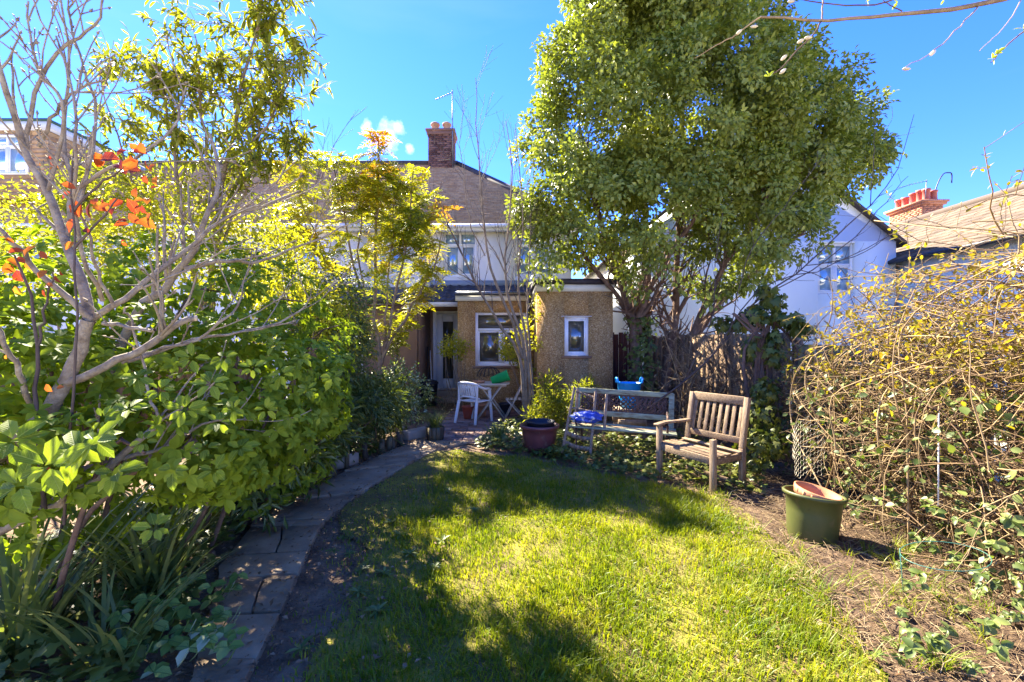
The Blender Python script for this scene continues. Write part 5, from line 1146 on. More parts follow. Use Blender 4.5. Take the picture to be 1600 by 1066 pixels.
# --- white-flecked shrub and ferns by the door
sh = thing('pale_flecked_shrub', 'low bush with pale cream-edged leaves near the door', 'shrub', tuple(G(640, 672)))
lobes = [lob(628, 592, 8.2, 26), lob(650, 610, 8.3, 22), lob(615, 620, 8.0, 28), lob(635, 640, 8.0, 26), lob(610, 650, 7.7, 24)]
cen, nn = in_lobes(lobes, 150, .4); leaves('foliage', [clump_leaves(cen, nn, 18, .11, (.05, .08), T_dia(.45), .2)], leafmat('cream_edged_leaf', [(.10, .15, .04), (.25, .30, .10), (.5, .52, .32)], .35), sh, False, kind='stuff')
tube_obj('stem', [(np.array([smooth_path([A3(l[0][0], l[0][1], 0), l[0]], 6) for l in lobes]), np.tile(np.linspace(.012, .004, 6), (5, 1)))], M['bark_brown'], sh, 5)
def fern(label, c, n, L_, mat='lf_dark', name='fern', cat='fern', h=.9):
    t = thing(name, label, cat, tuple(c)); la, ra = pinnate(np.array([c])+A3(0, 0, .04), np.array([[0, 0, 1.]]), n, L_, 14, L_*.17, .38, .55)
    leaves('frond', [la], M[mat], t, False, kind='stuff'); tube_obj('leaf_stalk', [ra], M[mat], t, 3, kind='stuff'); return t
fern('arching fern beside the black dustbin', A3(-2.0, 10.2, .25), 12, .6); fern('low fern between the terracotta pot and the step', A3(-1.95, 9.0, .1), 11, .5)
fern('fern at the foot of the feathery tree', A3(-2.15, 7.3, .1), 12, .55); fern('fern behind the stakes near the trough', A3(-2.0, 6.7, .15), 10, .42)
def strappy(name, label, cat, c, n, L_, wid, mat, spread=.6, parent=None, curl=.5):
    t = thing(name, label, cat, tuple(c)); blades(t, c[None]+np.concatenate([rng.normal(0, .05, (n, 2)), np.zeros((n, 1))], 1), L_, wid, mat, spread, curl); return t
def blades(parent, pos, L_, wid, mat, spread, curl, name='leaf_blade', kind='stuff'):
    n = len(pos); az = rng.uniform(0, 2*math.pi, n); ho = np.stack([np.cos(az), np.sin(az), 0*az], 1); ln = rng.uniform(L_*.6, L_, n); sp = rng.uniform(.15, spread, n)[:, None]; cu = rng.uniform(.2, 1, n)[:, None]*curl
    V = []; k = 6
    sd = np.stack([-np.sin(az), np.cos(az), 0*az], 1)
    for j in range(k):
        t_ = j/(k-1); p = pos+(ho*(sp*t_+cu*t_**2.2)+np.array([0, 0, 1.])*(t_-cu*t_**2.6*.8))*ln[:, None]; wv = wid*(1-t_**2.2)*(.6+.8*t_ if t_ < .5 else 1)*.5
        V += [p-sd*wv, p+sd*wv]
    V = np.stack(V, 1); b = (np.arange(n)*2*k)[:, None, None]; Q = np.array([(2*j, 2*j+1, 2*j+3, 2*j+2) for j in range(k-1)])[None]+b
    return obj(name, V.reshape(-1, 3), [Q.reshape(-1, 4)], M[mat], parent, True, kind=kind)
strappy('sedge_plant', 'arching grassy plant in the small wooden tub', 'plant', G(680, 688)+A3(0, 0, .2), 120, .38, .010, 'lf_dark', .9)
strappy('dry_grass_clump', 'pale dry grass tangle in front of the door step', 'plant', A3(-1.55, 10.4, .02), 130, .5, .008, 'straw', 1.0)
strappy('yucca_plant', 'spiky green strap-leaved plant left of the maroon pot', 'plant', G(775, 690), 42, .36, .03, 'lf_bramble', .7, curl=.35)
strappy('crocosmia_clump', 'clump of dark strap leaves hanging low beside the path', 'plant', A3(-2.2, 2.75, .0), 60, .95, .03, 'lf_strap', .75, curl=.4)
strappy('crocosmia_clump', 'dark strap-leaved clump at the bottom left corner of the picture', 'plant', A3(-2.45, 2.25, .0), 70, 1.0, .03, 'lf_strap', .75, curl=.4)
strappy('crocosmia_clump', 'strap-leaved clump under the bright low whorl of leaves', 'plant', A3(-2.7, 3.5, .0), 50, .9, .03, 'lf_strap', .8)
strappy('crocosmia_clump', 'strap-leaved clump closest to the silver-leaved ground cover', 'plant', A3(-1.95, 2.2, .0), 30, .7, .024, 'lf_strap', .8, curl=.4)
# --- bamboo-like tuft by the outhouse corner, climbers on the brown wall
def leafy(name, label, cat, lobes, n, per, size, mat, tpl, base, nst=6, droop=.2, crad=.12, shell=.35, stem='bark_grey'):
    t = thing(name, label, cat, tuple(base)); cen, nn = in_lobes(lobes, n, shell)
    leaves('foliage', [clump_leaves(cen, nn, per, crad, size, tpl, droop)], M[mat], t, False, kind='stuff')
    P_ = np.array([smooth_path([np.array(base)+rng.normal(0, .05, 3)*A3(1, 1, 0), (np.array(base)+cen[k % len(cen)])/2+rng.normal(0, .06, 3), cen[k % len(cen)]], 8) for k in range(nst)])
    tube_obj('stem', [(P_, np.tile(np.linspace(.012, .004, 8), (nst, 1)))], M[stem], t, 5); return t
for k, (x, y, d, lab, mt) in enumerate(((470, 735, 4.3, 'dark narrow-leaved border plant where the stakes begin', 'lf_dark'), (515, 705, 4.9, 'dark narrow-leaved border plant behind the loose brick', 'lf_strap'), (555, 680, 5.6, 'bushy dark border plant halfway along the stakes', 'lf_dark'), (590, 660, 6.3, 'bushy border plant below the feathery tree', 'lf_strap'), (612, 650, 7.0, 'last border plant before the stone trough', 'lf_dark'), (430, 770, 3.8, 'low dark border plant under the glossy shrub edge', 'lf_strap'))):
    b0 = P(x, y, d); leafy('border_plant', lab, 'plant', [(b0+A3(-.25, .15, .05), A3(.38, .35, .30)), (b0+A3(-.05, .25, .30), A3(.30, .3, .28)), (b0+A3(-.45, .3, .30), A3(.3, .3, .35))], 90, 14, (.09, .16), mt, T_dia(.20, .25, .04), A3(b0[0]-.3, b0[1]+.15, 0), 10, .1, .13, .2, 'bark_brown')
leafy('bamboo_tuft', 'upright yellow-green leafy tuft against the outhouse wall', 'plant', [lob(862, 625, 7.9, 26), lob(850, 650, 7.8, 28), lob(885, 640, 7.8, 24), lob(858, 600, 8.0, 14), lob(905, 615, 8.0, 16), lob(920, 605, 8.1, 10)], 120, 16, (.07, .13), 'lf_lance', T_dia(.18, .2, .03), A3(.62, 7.9, 0), 14, -.3)
leafy('wall_climber', 'small yellow-green bush against the corner of the kitchen wall', 'shrub', [lob(708, 538, 10.1, 17), lob(722, 545, 10.1, 12), lob(695, 545, 10, 8)], 45, 14, (.05, .09), 'lf_privet', T_dia(.5), A3(-1.15, 10.2, 0), 9, .1)
leafy('wall_climber', 'yellow-green climber in front of the kitchen window behind the sapling', 'shrub', [lob(800, 545, 9.6, 22), lob(815, 520, 9.5, 14), lob(822, 570, 9.5, 16), lob(790, 530, 9.7, 12), lob(835, 500, 9.15, 9), lob(838, 470, 9.12, 8), lob(840, 535, 9.1, 9)], 100, 13, (.05, .09), 'lf_privet', T_dia(.5), A3(.3, 9.6, 0), 10, .1)
# ------------------------------------------------------------------ right-hand boundary: ivy, twiggy hedge, long bare shoots
IV = T_ivy()
def ivy(name, label, pos, nrml, size, base, mat='lf_ivy', cat='ivy', stems_=None):
    t = thing(name, label, cat, tuple(base)); n = len(pos)
    f = nrm(DN*.8+rdir(n)*.6+nrml*.25); leaves('foliage', [leaf_arr(IV, pos, f, nrm(nrml+rdir(n)*.45), rng.uniform(size[0], size[1], n))], M[mat], t, False, kind='stuff')
    if stems_ is not None: tube_obj('stem', [stems_], M['bark_brown'], t, 5, kind='stuff')
    return t
# ivy on the trunks
pts = []
for k in range(620):
    z = rng.uniform(.1, 2.1); a = rng.uniform(0, 2*math.pi); c = P(1010, 600, D0); r = rng.uniform(.12, .30)*(1.1 if z < 1.2 else .8)
    pts.append((c[0]-.10+r*math.cos(a)+rng.normal(0, .08), c[1]+r*math.sin(a)-.05, z))
pts = np.array(pts); ivy('climbing_ivy', 'bright ivy climbing the lower trunks of the big evergreen', pts, nrm((pts-A3(P(1010, 600, D0)[0], D0, 0))*A3(1, 1, 0)+A3(0, -.2, .3)), (.06, .10), A3(P(1010, 600, D0)[0], D0, 0), 'lf_bramble')
# ivy bush on top of the fence
lobes = [lob(1182, 492, 6.3, 26, .3, 18), lob(1206, 470, 6.2, 20, .25, 15), lob(1228, 498, 6.1, 26, .3, 13), lob(1148, 508, 6.5, 28, .3, 11), lob(1196, 452, 6.2, 12, .2, 9), lob(1252, 514, 6.0, 22, .2, 9), lob(1128, 500, 6.6, 16, .2, 8), lob(1208, 540, 6.05, 14, .15, 30), lob(1172, 545, 6.2, 12, .15, 25)]
pos, nn = in_lobes(lobes, 620, .3); ivy('ivy_bush', 'dark ivy mound sprawling over the fence top right of the big tree', pos, nn, (.07, .14), A3(3.5, 6.3, 0))
st = [smooth_path([A3(3.45+rng.normal(0, .15), 6.1, 0), P(1200+rng.normal(0, 20), 560, 6.1), P(1190+rng.normal(0, 30), 490, 6.2)], 8) for _ in range(14)]
tube_obj('stem', [(np.array(st), np.tile(np.linspace(.03, .012, 8), (14, 1)))], M['bark_brown'], bpy.data.objects[[o.name for o in col.objects if o.name.startswith('ivy_bush')][0]], 6)
lobes = [lob(1190, 650, 5.4, 28, .25), lob(1180, 700, 5.2, 32, .25), lob(1205, 690, 5.2, 26, .25), lob(1195, 610, 5.5, 22, .2)]
pos, nn = in_lobes(lobes, 650, .5); ivy('ivy_clump', 'glinting ivy clump beside the wooden armchair', pos, nn, (.05, .09), A3(2.85, 5.3, 0))
# tangled twigs over the fence behind the bench
t = thing('bare_thicket', 'brown thicket of bare twigs in front of the dark fence', 'thicket', (2.9, 7.6, 0))
pr = np.array([smooth_path([A3(x, y, 0), A3(x+rng.normal(0, .25), y-.2, .9), A3(x+rng.normal(.1, .4), y-.3+rng.normal(0, .2), 1.7)], 8) for x, y in zip(rng.uniform(2.6, 3.6, 34), rng.uniform(6.6, 8.6, 34))]); rr = np.tile(np.linspace(.010, .003, 8), (34, 1))
s1 = spawn(pr, rr, 520, .1, 1, (30, 90), (.3, .9), up=0, gnarl=.16, npts=6, rscale=.7, rmin=.002); tube_obj('twig', [(pr, rr), s1], M['twig_tan'], t, 4, kind='stuff')
pos, _ = along([s1], 500); leaves('dead_leaf', [leaf_arr(T_dia(.55, .2, .1), pos, nrm(rdir(500)+DN), rdir(500), rng.uniform(.04, .08, 500))], M['lf_dead'], t, False, kind='stuff')
# long bare shoots sweeping up to the right of the tree
t = thing('sweeping_shoots', 'long bare shoots arching up past the gable right of the big tree', 'tree', (2.6, 6.2, 0))
main = [([P(1010, 640, 6.6), P(1110, 560, 6.4), P(1180, 470, 6.3), P(1260, 415, 6.2), P(1350, 330, 6.1), P(1400, 270, 6.0), P(1428, 180, 6.0)], .016, .003), ([P(1110, 560, 6.4), P(1190, 450, 6.2), P(1290, 420, 6.1), P(1370, 380, 6.0), P(1425, 350, 6.0)], .010, .003), ([P(1180, 470, 6.3), P(1300, 400, 6.1), P(1380, 320, 6.0), P(1420, 275, 6.0)], .009, .003),
        ([P(1140, 520, 6.3), P(1170, 400, 6.2), P(1220, 330, 6.1), P(1290, 240, 6.0)], .008, .003), ([P(1060, 610, 6.5), P(1110, 500, 6.4), P(1120, 400, 6.3), P(1130, 330, 6.3)], .009, .003), ([P(1260, 415, 6.2), P(1340, 400, 6.1), P(1400, 360, 6.0), P(1440, 330, 6)], .007, .002), ([P(1360, 320, 6.1), P(1365, 240, 6.1), P(1366, 170, 6.1)], .006, .002), ([P(1250, 422, 6.2), P(1320, 440, 6.0), P(1370, 400, 5.9)], .006, .002)]
mp, mr_ = stems(main, 14, .01)
for i in range(len(mp)): tube_obj('shoot', [(mp[i:i+1], mr_[i:i+1])], M['twig_dark'], t, 5)
s1 = spawn(mp, mr_, 75, .3, 1, (25, 60), (.12, .5), up=.3, gnarl=.08, npts=5, rscale=.6, rmin=.0018); tube_obj('twig', [s1], M['twig_dark'], t, 4, kind='stuff')

# twiggy hedge
hd = thing('twiggy_hedge', 'tall tangle of dry tan canes with ochre leaves along the fence', 'hedge', (3.9, 4, 0))
pr = []
for k in range(330):
    y = rng.uniform(1.7, 6.0); x = np.interp(y, [1.5, 3.5, 6], [3.55, 3.6, 3.5])+rng.normal(0, .38); hgt = np.interp(y, [1.5, 3.6, 4.4, 5.2, 6.2], [2.8, 2.6, 1.9, 1.45, 1.3])*rng.uniform(.5, 1.0)
    e = A3(x+rng.normal(-.1, .5), y+rng.normal(0, .6), hgt); m_ = A3(x+rng.normal(0, .35), y+rng.normal(0, .45), hgt*.75); tip = e+A3(rng.normal(-.2, .5), rng.normal(-.1, .6), rng.uniform(-.6, .05))
    pr.append(smooth_path([A3(x+rng.normal(0, .2), y+rng.normal(0, .3), 0), m_*A3(1, 1, .6), m_+A3(0, 0, .1), e, tip], 20))
pr = np.array(pr); rr = np.linspace(.0080, .003, 20)[None]*rng.uniform(.5, 1.25, (len(pr), 1))
# level tangle
nt_ = 2300; yy = rng.uniform(1.7, 6.1, nt_); zt = np.interp(yy, [1.5, 3.6, 4.4, 5.2, 6.2], [2.5, 2.35, 1.8, 1.4, 1.2]); zz_ = rng.random(nt_)*zt*.95+.1; xx_ = 3.65+rng.normal(0, .32, nt_)-.25*np.sin(zz_/zt*3.1)
ta = np.stack([xx_, yy, zz_], 1); td = nrm(np.stack([rng.normal(0, .7, nt_), rng.normal(0, 1, nt_), rng.normal(0, .38, nt_)], 1)); tl_ = rng.uniform(.3, 1.1, nt_); tg = np.empty((nt_, 7, 3)); tg[:, 0] = ta
for j in range(1, 7): td = nrm(td+rng.normal(0, .16, (nt_, 3))+DN*.05); tg[:, j] = tg[:, j-1]+td*(tl_/6)[:, None]
tg[:, :, 2] = np.maximum(tg[:, :, 2], .02); tr_ = np.linspace(1, .45, 7)[None]*rng.uniform(.0022, .0060, (nt_, 1))
fr_ = lambda a: (a[:, :, 0]-2.6-.45*np.maximum(0, a[:, :, 1]-4.2)).min(1) > 0
kp = fr_(pr) & (pr[:, :, 2].max(1) < 3.0) & ((pr[:, :, 2]-np.interp(pr[:, :, 1], [3.6, 4.4, 5.2], [3.2, 2.1, 1.75])).max(1) < 0); pr, rr = pr[kp], rr[kp]; kp = fr_(tg); tg, tr_ = tg[kp], tr_[kp]
s1 = spawn(pr, rr, 1000, .15, 1, (25, 85), (.3, .9), up=.0, gnarl=.16, npts=7, rscale=.7, rmin=.0022)
kp = fr_(s1[0]) & ((s1[0][:, :, 2]-np.interp(s1[0][:, :, 1], [3.6, 4.4, 5.2], [3.2, 2.1, 1.75])).max(1) < 0); s1 = (s1[0][kp], s1[1][kp])
s2 = spawn(np.concatenate([s1[0], tg]), np.concatenate([s1[1], tr_]), 4200, .1, 1, (25, 80), (.08, .32), up=.03, gnarl=.18, npts=4, rscale=.7, rmin=.0016)
tube_obj('cane', [(pr, rr)], M['twig_tan'], hd, 5, kind='stuff'); tube_obj('twig', [s1, s2, (tg, tr_)], M['twig_tan'], hd, 4, kind='stuff')
pos, tan = along([s1, s2, (tg, tr_)], 10500, .2)
hi = pos[:, 2] > np.interp(pos[:, 1], [1.5, 4.2, 6], [1.35, 1.35, 1.0])+rng.normal(0, .3, len(pos)); hp = pos[hi]
hi &= rng.random(len(pos)) < .85; hp = pos[hi]
leaves('leaf', [leaf_arr(T_oval(.42, .15, .06), hp, nrm(tan[hi]*.4+rdir(len(hp))), np.array([[0, 0, 1.]])+rdir(len(hp))*.6, rng.uniform(.028, .062, len(hp)))], M['lf_ochre'], hd, False, kind='stuff', label='yellow ochre leaves in the hedge top')
lo = pos[~hi & (pos[:, 2] < 1.3)]; lo = lo[rng.random(len(lo)) < .22]; leaves('leaf', [leaf_arr(T_oval(.6, .12, .06), lo, nrm(rdir(len(lo))+DN*.3), np.array([[-.5, -.3, .7]])+rdir(len(lo))*.5, rng.uniform(.035, .075, len(lo)))], M['lf_bramble'], hd, False, kind='stuff', label='green leaves low in the hedge')
br = thing('bramble_patch', 'low green bramble leaves trailing in front of the hedge', 'bramble', (3.0, 3.0, 0))
n = 130; c = np.stack([rng.uniform(2.75, 3.8, n), rng.uniform(1.9, 4.2, n), rng.uniform(.05, .6, n)], 1); c[:, 0] += np.clip(2.7-c[:, 1], 0, 1)*-.25
ex = np.array([G(rng.uniform(1400, 1620), rng.uniform(880, 1075)) for _ in range(34)]); ex[:, 2] = rng.uniform(.03, .16, 34); c = np.concatenate([c, ex]); n = len(c)
cc, ff, aa, ss = whorl(c, np.tile([[-.4, -.3, .9]], (n, 1))+rdir(n)*.3, 5, rng.uniform(.04, .075, n), .2, .15)
leaves('foliage', [leaf_arr(T_oval(.66, .26, .16), cc, ff+DN*.2, nrm(aa+rdir(len(aa))*.5), ss*.85)], M['lf_bramble'], br, kind='stuff')
pr = np.array([smooth_path([p*A3(1, 1, 0)+A3(.3, .1, 0), p*A3(1, 1, .8)+A3(.12, 0, .12), p], 6) for p in c[:130]]); tube_obj('cane', [(pr, np.tile(np.linspace(.004, .0025, 6), (130, 1)))], M['twig_tan'], br, 4, kind='stuff')

# overhanging catkin branch, top right
t = thing('catkin_branch', 'thin overhanging branch with catkins across the top right sky', 'branch', tuple(P(1640, -30, 3.0)))
main = [([P(1700, -40, 3.0), P(1540, 5, 3.0), P(1450, 18, 3.0), P(1370, 25, 3.0), P(1280, 32, 3.0), P(1190, 26, 3.0)], .017, .007), ([P(1284, 32, 3.0), P(1270, 55, 2.95), P(1245, 80, 2.9), P(1222, 105, 2.9), P(1200, 120, 2.85)], .0055, .003), ([P(1285, 32, 3.0), P(1286, -5, 3.05), P(1285, -40, 3.1)], .005, .005),
        ([P(1530, 8, 3.0), P(1505, 35, 2.95), P(1465, 75, 2.9), P(1410, 108, 2.85)], .005, .0025), ([P(1600, -10, 3.0), P(1575, 35, 2.95), P(1530, 80, 2.9)], .004, .002), ([P(1660, 20, 3.0), P(1600, 50, 2.9), P(1572, 72, 2.85), P(1548, 98, 2.8)], .006, .003), ([P(1440, -20, 3.2), P(1380, 5, 3.2), P(1330, 8, 3.2), P(1270, 3, 3.2), P(1215, -10, 3.2)], .006, .003), ([P(1410, 18, 3), P(1385, 5, 3), P(1370, -20, 3)], .004, .002), ([P(1190, 26, 3.0), P(1140, 60, 3.0), P(1085, 92, 3.0)], .005, .002)]
mp, mr_ = stems(main, 14, .003)
for i in range(len(mp)): tube_obj('limb' if i == 0 else 'twig', [(mp[i:i+1], mr_[i:i+1])], M['bark_grey'] if i == 0 else M['twig_tan'], t, 8)
for (x, y, d) in ((1245, 68, 2.92), (1220, 95, 2.9), (1218, 116, 2.88), (1256, 60, 2.92), (1452, 88, 2.88), (1409, 108, 2.85), (1230, 3, 3.2), (1150, 55, 3.0), (1172, 42, 3)):
    c = P(x, y, d); MB().lathe([(0, 0), (.008, .008), (.011, .02), (.009, .036), (0, .05)], (0, 0, 0), 8).xform(Matrix.Translation(tuple(c)) @ Matrix.Rotation(R(rng.uniform(40, 130)), 4, (.3, 1, 0))).build('catkin', M['catkin'], t, True)
nl = leafmeshes(T_oval(.4, .1, .08), M['lf_new'], 'leaf')
for (x, y, d) in ((1550, 92, 2.8), (1555, 85, 2.8), (1598, 45, 2.9), (1355, 3, 3.2), (1403, 5, 3.2), (1475, 0, 3.0), (1201, 120, 2.85)):
    for k in range(4): place_leaf(nl, P(x, y, d), rdir(1)[0]+A3(0, 0, .4), A3(0, -1, .5), rng.uniform(.03, .06), t)

# ------------------------------------------------------------------ ground cover
def ground_ivy(name, label, poly, n, size, mat, zmax=.16, cat='ground cover'):
    poly = np.array(poly); lo, hi_ = poly.min(0), poly.max(0); pts = rng.uniform(lo, hi_, (n*4, 2))
    x, y = pts.T; ins = np.zeros(len(pts), bool); j = len(poly)-1
    for i in range(len(poly)):
        xi, yi = poly[i]; xj, yj = poly[j]; ins ^= ((yi > y) != (yj > y)) & (x < (xj-xi)*(y-yi)/(yj-yi+1e-9)+xi); j = i
    pts = pts[ins][:n]; z = rng.random(len(pts))**.8*zmax*(.4+vnoise(pts[:, 0], pts[:, 1], 3))
    pos = np.column_stack([pts, z]); nn = nrm(A3(0, -.2, 1)+rdir(len(pts))*.5)
    t = thing(name, label, cat, (*poly.mean(0), 0)); f = nrm(rdir(len(pts))*A3(1, 1, .3))
    leaves('foliage', [leaf_arr(IV, pos, f, nn, rng.uniform(size[0], size[1], len(pts)))], M[mat], t, False, kind='stuff'); return t
ground_ivy('ground_ivy', 'ivy carpet on the soil under both benches', [(.55, 5.9), (1.4, 5.25), (2.1, 4.8), (2.6, 4.6), (3.0, 5.6), (2.9, 7.4), (1.0, 7.6), (.5, 6.8)], 2600, (.05, .085), 'lf_ivy')
ground_ivy('ground_ivy', 'ivy carpet around the foot of the bare sapling and maroon pot', [(-.55, 6.75), (.1, 6.4), (.7, 5.95), (1.0, 7.4), (.7, 8.9), (.0, 8.9), (-.4, 7.8)], 1900, (.05, .08), 'lf_ivy', .2)
ground_ivy('ground_ivy', 'dark ivy and weeds behind the path-edge stakes', [(-2.4, 3.6), (-2.45, 4.7), (-2.15, 5.7), (-1.8, 6.8), (-2.6, 7.4), (-3.6, 6), (-3.4, 3.6)], 3000, (.05, .09), 'lf_ivy', .3)
ground_ivy('ground_ivy', 'dark ivy under the strap-leaved clumps by the path', [(-1.85, 2.5), (-2.1, 3.3), (-2.3, 3.9), (-3.6, 3.9), (-3.6, 1.6), (-1.6, 1.5)], 2300, (.05, .10), 'lf_ivy', .22)
lm = thing('silver_leaved_plant', 'silver-marked nettle-like ground cover spilling onto the path', 'ground cover', tuple(G(240, 1000)))
lmv = [leafmeshes(T_oval(.66, .22, .10, .5), M['lf_lamium_near'], 'leaf'), leafmeshes(T_oval(.58, .14, .12, .48), M['lf_lamium'], 'leaf')]
k = 0
for (x, y, zz) in [(rng.uniform(170, 375), rng.uniform(935, 1075), rng.uniform(.05, .22)) for _ in range(46)]+[(365, 950, .12), (350, 985, .1), (330, 1000, .1), (300, 960, .2), (275, 985, .2), (230, 1010, .25), (190, 1040, .25), (20, 980, .35), (60, 960, .35), (90, 985, .3)]:
    c = G(x, y); c[2] = zz
    for j in range(4):
        a = j*math.pi/2+rng.normal(0, .3); place_leaf(lmv[k % 2], c, A3(math.cos(a), math.sin(a), -.05+rng.normal(0, .2)), A3(rng.normal(0, .2), -.35, 1), rng.uniform(.05, .085), lm); k += 1
pr = []
for _ in range(40):
    c = G(rng.uniform(120, 370), rng.uniform(935, 1075)); pr.append(smooth_path([c+A3(-.1, .1, 0), c+A3(0, 0, .1), c+A3(.05, -.02, .18)], 6))
tube_obj('stem', [(np.array(pr), np.full((40, 6), .003))], M['lf_lamium'], lm, 4, kind='stuff')

# ------------------------------------------------------------------ lawn grass, weeds, litter
def scatter(n, x0, x1, y0, y1): return rng.uniform(x0, x1, n), rng.uniform(y0, y1, n)
X, Y = [], []
for y0, y1, dens in ((1.7, 3.0, 8500), (3.0, 4.2, 6500), (4.2, 5.4, 4600), (5.4, 6.8, 3600)):
    x, y = scatter(int(dens*4.4*(y1-y0)), -2.0, 2.4, y0, y1); X.append(x); Y.append(y)
X = np.concatenate(X); Y = np.concatenate(Y); m = lawn_mask(X, Y)
ed = X-edge_x(Rp, Y); er = np.interp(Y, lawn_right[:, 1], lawn_right[:, 0])-X
bare = np.clip(1-(ed-.12)/np.interp(Y, [1.5, 2.6, 4.5, 5.5, 7], [.25, .75, .85, .55, .35]), 0, 1)
dn = (1-bare)**1.3*np.clip(.25+er/.35, .12, 1)*(.35+.9*vnoise(X, Y, 1.8, 3))*(.5+.8*vnoise(X, Y, 7, 6))
keep = m & (rng.random(len(X)) < np.clip(dn, .02, 1)); X, Y = X[keep], Y[keep]; n = len(X); dn = dn[keep]
az = rng.uniform(0, 2*math.pi, n)*.75+vnoise(X, Y, 1.5, 8)*3; hgt = rng.uniform(.03, .085, n)*(.55+.75*vnoise(X, Y, 2.6, 5))*(.5+.5*np.clip(dn*1.5, 0, 1)); le = rng.uniform(.15, 1.0, n); wd = rng.uniform(.0022, .0042, n)
ho = np.stack([np.cos(az), np.sin(az), 0*az], 1); sd = np.stack([-np.sin(az+rng.normal(0, .6, n)), np.cos(az), 0*az], 1)
b = np.stack([X, Y, zlawn(X, Y)-.004], 1); UP = A3(0, 0, 1)
p1 = b+ho*(hgt*le*.28)[:, None]+UP*(hgt*.58)[:, None]; p2 = b+ho*(hgt*le*.95)[:, None]+UP*(hgt*(1-.35*le**2))[:, None]
V = np.stack([b-sd*wd[:, None], b+sd*wd[:, None], p1-sd*wd[:, None]*.75, p1+sd*wd[:, None]*.75, p2], 1).reshape(-1, 3); o5 = (np.arange(n)*5)[:, None]
Q4 = np.array([[0, 1, 3, 2]])+o5; Q3 = np.array([[2, 3, 4]])+o5
obj('lawn_grass', V, [Q4, Q3], M['grass'], None, True, label='long lush lawn grass in sun and shade', cat='grass', kind='stuff')
# grass tufts in the litter strip and along the edges
def tufts(name, label, pts, per, L_, wid, mat='grass'):
    pos = np.repeat(pts, per, 0)+np.concatenate([rng.normal(0, .02, (len(pts)*per, 2)), np.zeros((len(pts)*per, 1))], 1)
    o = blades(None, pos, L_, wid, mat, .9, .6, name, 'stuff'); o['label'] = label; o['category'] = 'grass'; return o
c = np.array([G(rng.uniform(1130, 1560), rng.uniform(790, 1060)) for _ in range(70)]+[G(rng.uniform(1020, 1140), rng.uniform(770, 800)) for _ in range(25)]+[G(rng.uniform(1390, 1450), rng.uniform(850, 890)) for _ in range(8)])
tufts('edge_grass', 'loose grass tufts in the dry litter right of the lawn', c, 14, .16, .005)
n = 7500; x = rng.uniform(1.75, 4.2, n); y = rng.uniform(1.6, 5.6, n); k = (x > np.interp(y, lawn_right[:, 1], lawn_right[:, 0])-.12-.25*rng.random(n)**2); x, y = x[k], y[k]; n = len(x); az = rng.uniform(0, 2*math.pi, n)*.5-.6; ln = rng.uniform(.03, .16, n)
a = np.stack([x, y, rng.uniform(.005, .05, n)], 1); d = np.stack([np.cos(az)*ln, np.sin(az)*ln, rng.normal(0, .02, n)], 1)
pt = np.stack([a, a+d*.5+rng.normal(0, .004, (n, 3)), a+d], 1); tube_obj('straw_litter', [(pt, np.full((n, 3), .0017))], M['straw'], None, 3, label='dry straw and stalks strewn right of the lawn', cat='litter', kind='stuff')
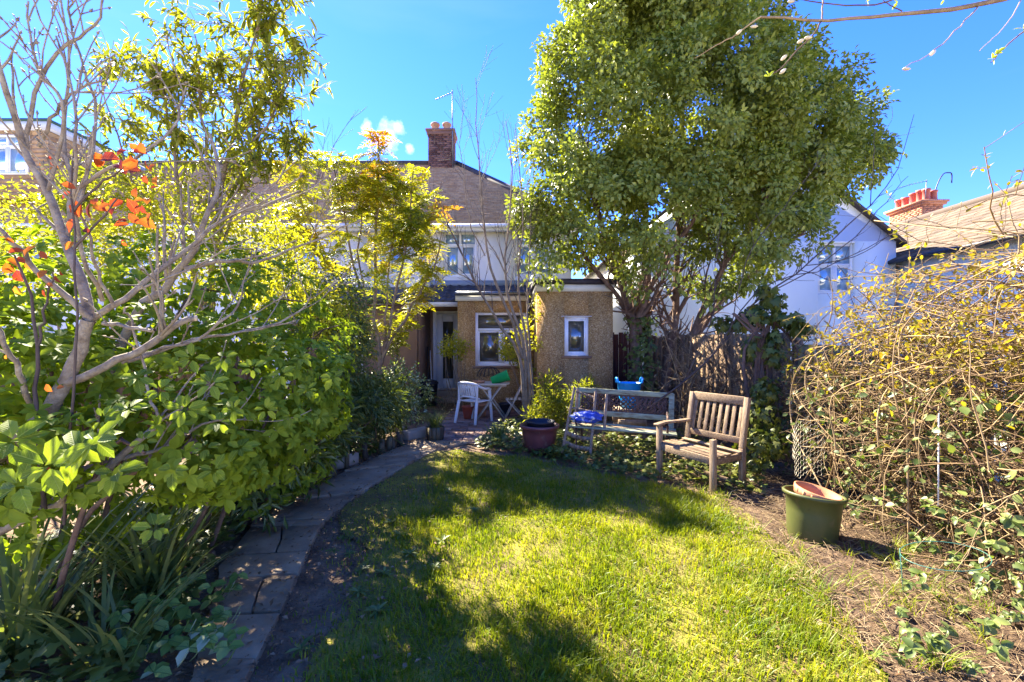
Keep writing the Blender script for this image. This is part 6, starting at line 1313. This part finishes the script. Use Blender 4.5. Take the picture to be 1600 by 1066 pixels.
# dead leaves and crumbs along path edges and litter
pts = []
for _ in range(700):
    s = rng.uniform(0, Sc[-1]); e = Lp if rng.random() < .6 else Rp; p = at_s(e, s); pts.append((p[0]+rng.normal(0, .07), p[1]+rng.normal(0, .05), .03+rng.random()*.015))
for _ in range(260): s = rng.uniform(0, Sc[-1]); f_ = rng.random(); p = at_s(Lp, s)*(1-f_)+at_s(Rp, s)*f_; pts.append((p[0], p[1], .032))
for _ in range(500): p = G(rng.uniform(1130, 1600), rng.uniform(780, 1066)); pts.append((p[0], p[1], .03))
for _ in range(260): pts.append((rng.uniform(-1.9, .6), rng.uniform(7.1, 10.3), .028))
for _ in range(160): p = G(rng.uniform(420, 700), rng.uniform(760, 1050)); pts.append((p[0], p[1], .03))
pts = np.array(pts); n = len(pts)
leaves('dead_leaf_litter', [leaf_arr(T_dia(.6, .15, .12), pts, rdir(n)*A3(1, 1, .2), nrm(A3(0, 0, 1)+rdir(n)*.4), rng.uniform(.012, .045, n))], M['lf_dead'], None, False, label='curled brown leaf scraps scattered along path and litter', cat='litter', kind='stuff')
# soil clods by the path
n = 1500; s = rng.uniform(0, Sc[-1]*.62, n); p = np.array([at_s(Rp, v) for v in s]); p[:, 0] += rng.random(n)**1.2*.55; p[:, 2] = .008
leaves('soil_crumbs', [budmesh(p, rdir(n), rng.uniform(.008, .03, n))], M['soil'], None, False, label='crumbly bare soil between path and lawn', cat='soil', kind='stuff')
# low weeds on the bare strip and in the grass
wd_ = np.array([G(x, y) for x, y in ((545, 870), (520, 865), (600, 900), (565, 895), (680, 890), (625, 840), (700, 770), (535, 845), (640, 870), (590, 960), (470, 1020), (690, 850), (560, 930), (650, 780), (740, 800), (610, 820), (1390, 1010), (1440, 1030), (1370, 1030), (1450, 930), (1530, 990))])
for k, c in enumerate(wd_[:16]):
    pass
cc, ff, aa, ss = whorl(wd_+A3(0, 0, .02), np.tile([[0, 0, 1.]], (len(wd_), 1)), 11, rng.uniform(.05, .085, len(wd_)), .25, .15)
leaves('lawn_weeds', [leaf_arr(T_oval(.26, .15, .05), cc, ff, aa, ss)], M['lf_bramble'], None, label='flat rosettes of pale weeds on the bare soil', cat='weeds', kind='stuff')
# ------------------------------------------------------------------ groups for repeated things
GROUPS = {'terrace_house': 'houses of the terrace', 'border_plant': 'plants along the stake edging', 'crocosmia_clump': 'strap-leaved clumps by the path', 'ground_ivy': 'ivy carpets on the soil',
          'fern': 'ferns in the left border', 'wall_climber': 'climbers on the kitchen wall', 'plant_pot': 'small pots on the patio', 'tv_aerial': 'roof aerials', 'bare_sapling': 'bare saplings',
          'broom_pole': 'poles leaning in the door recess', 'board_fence': 'board fences'}
for o in col.objects:
    if o.parent is None and 'category' in o.keys():
        k = o.name.split('.')[0]
        if k in GROUPS: o['group'] = GROUPS[k]
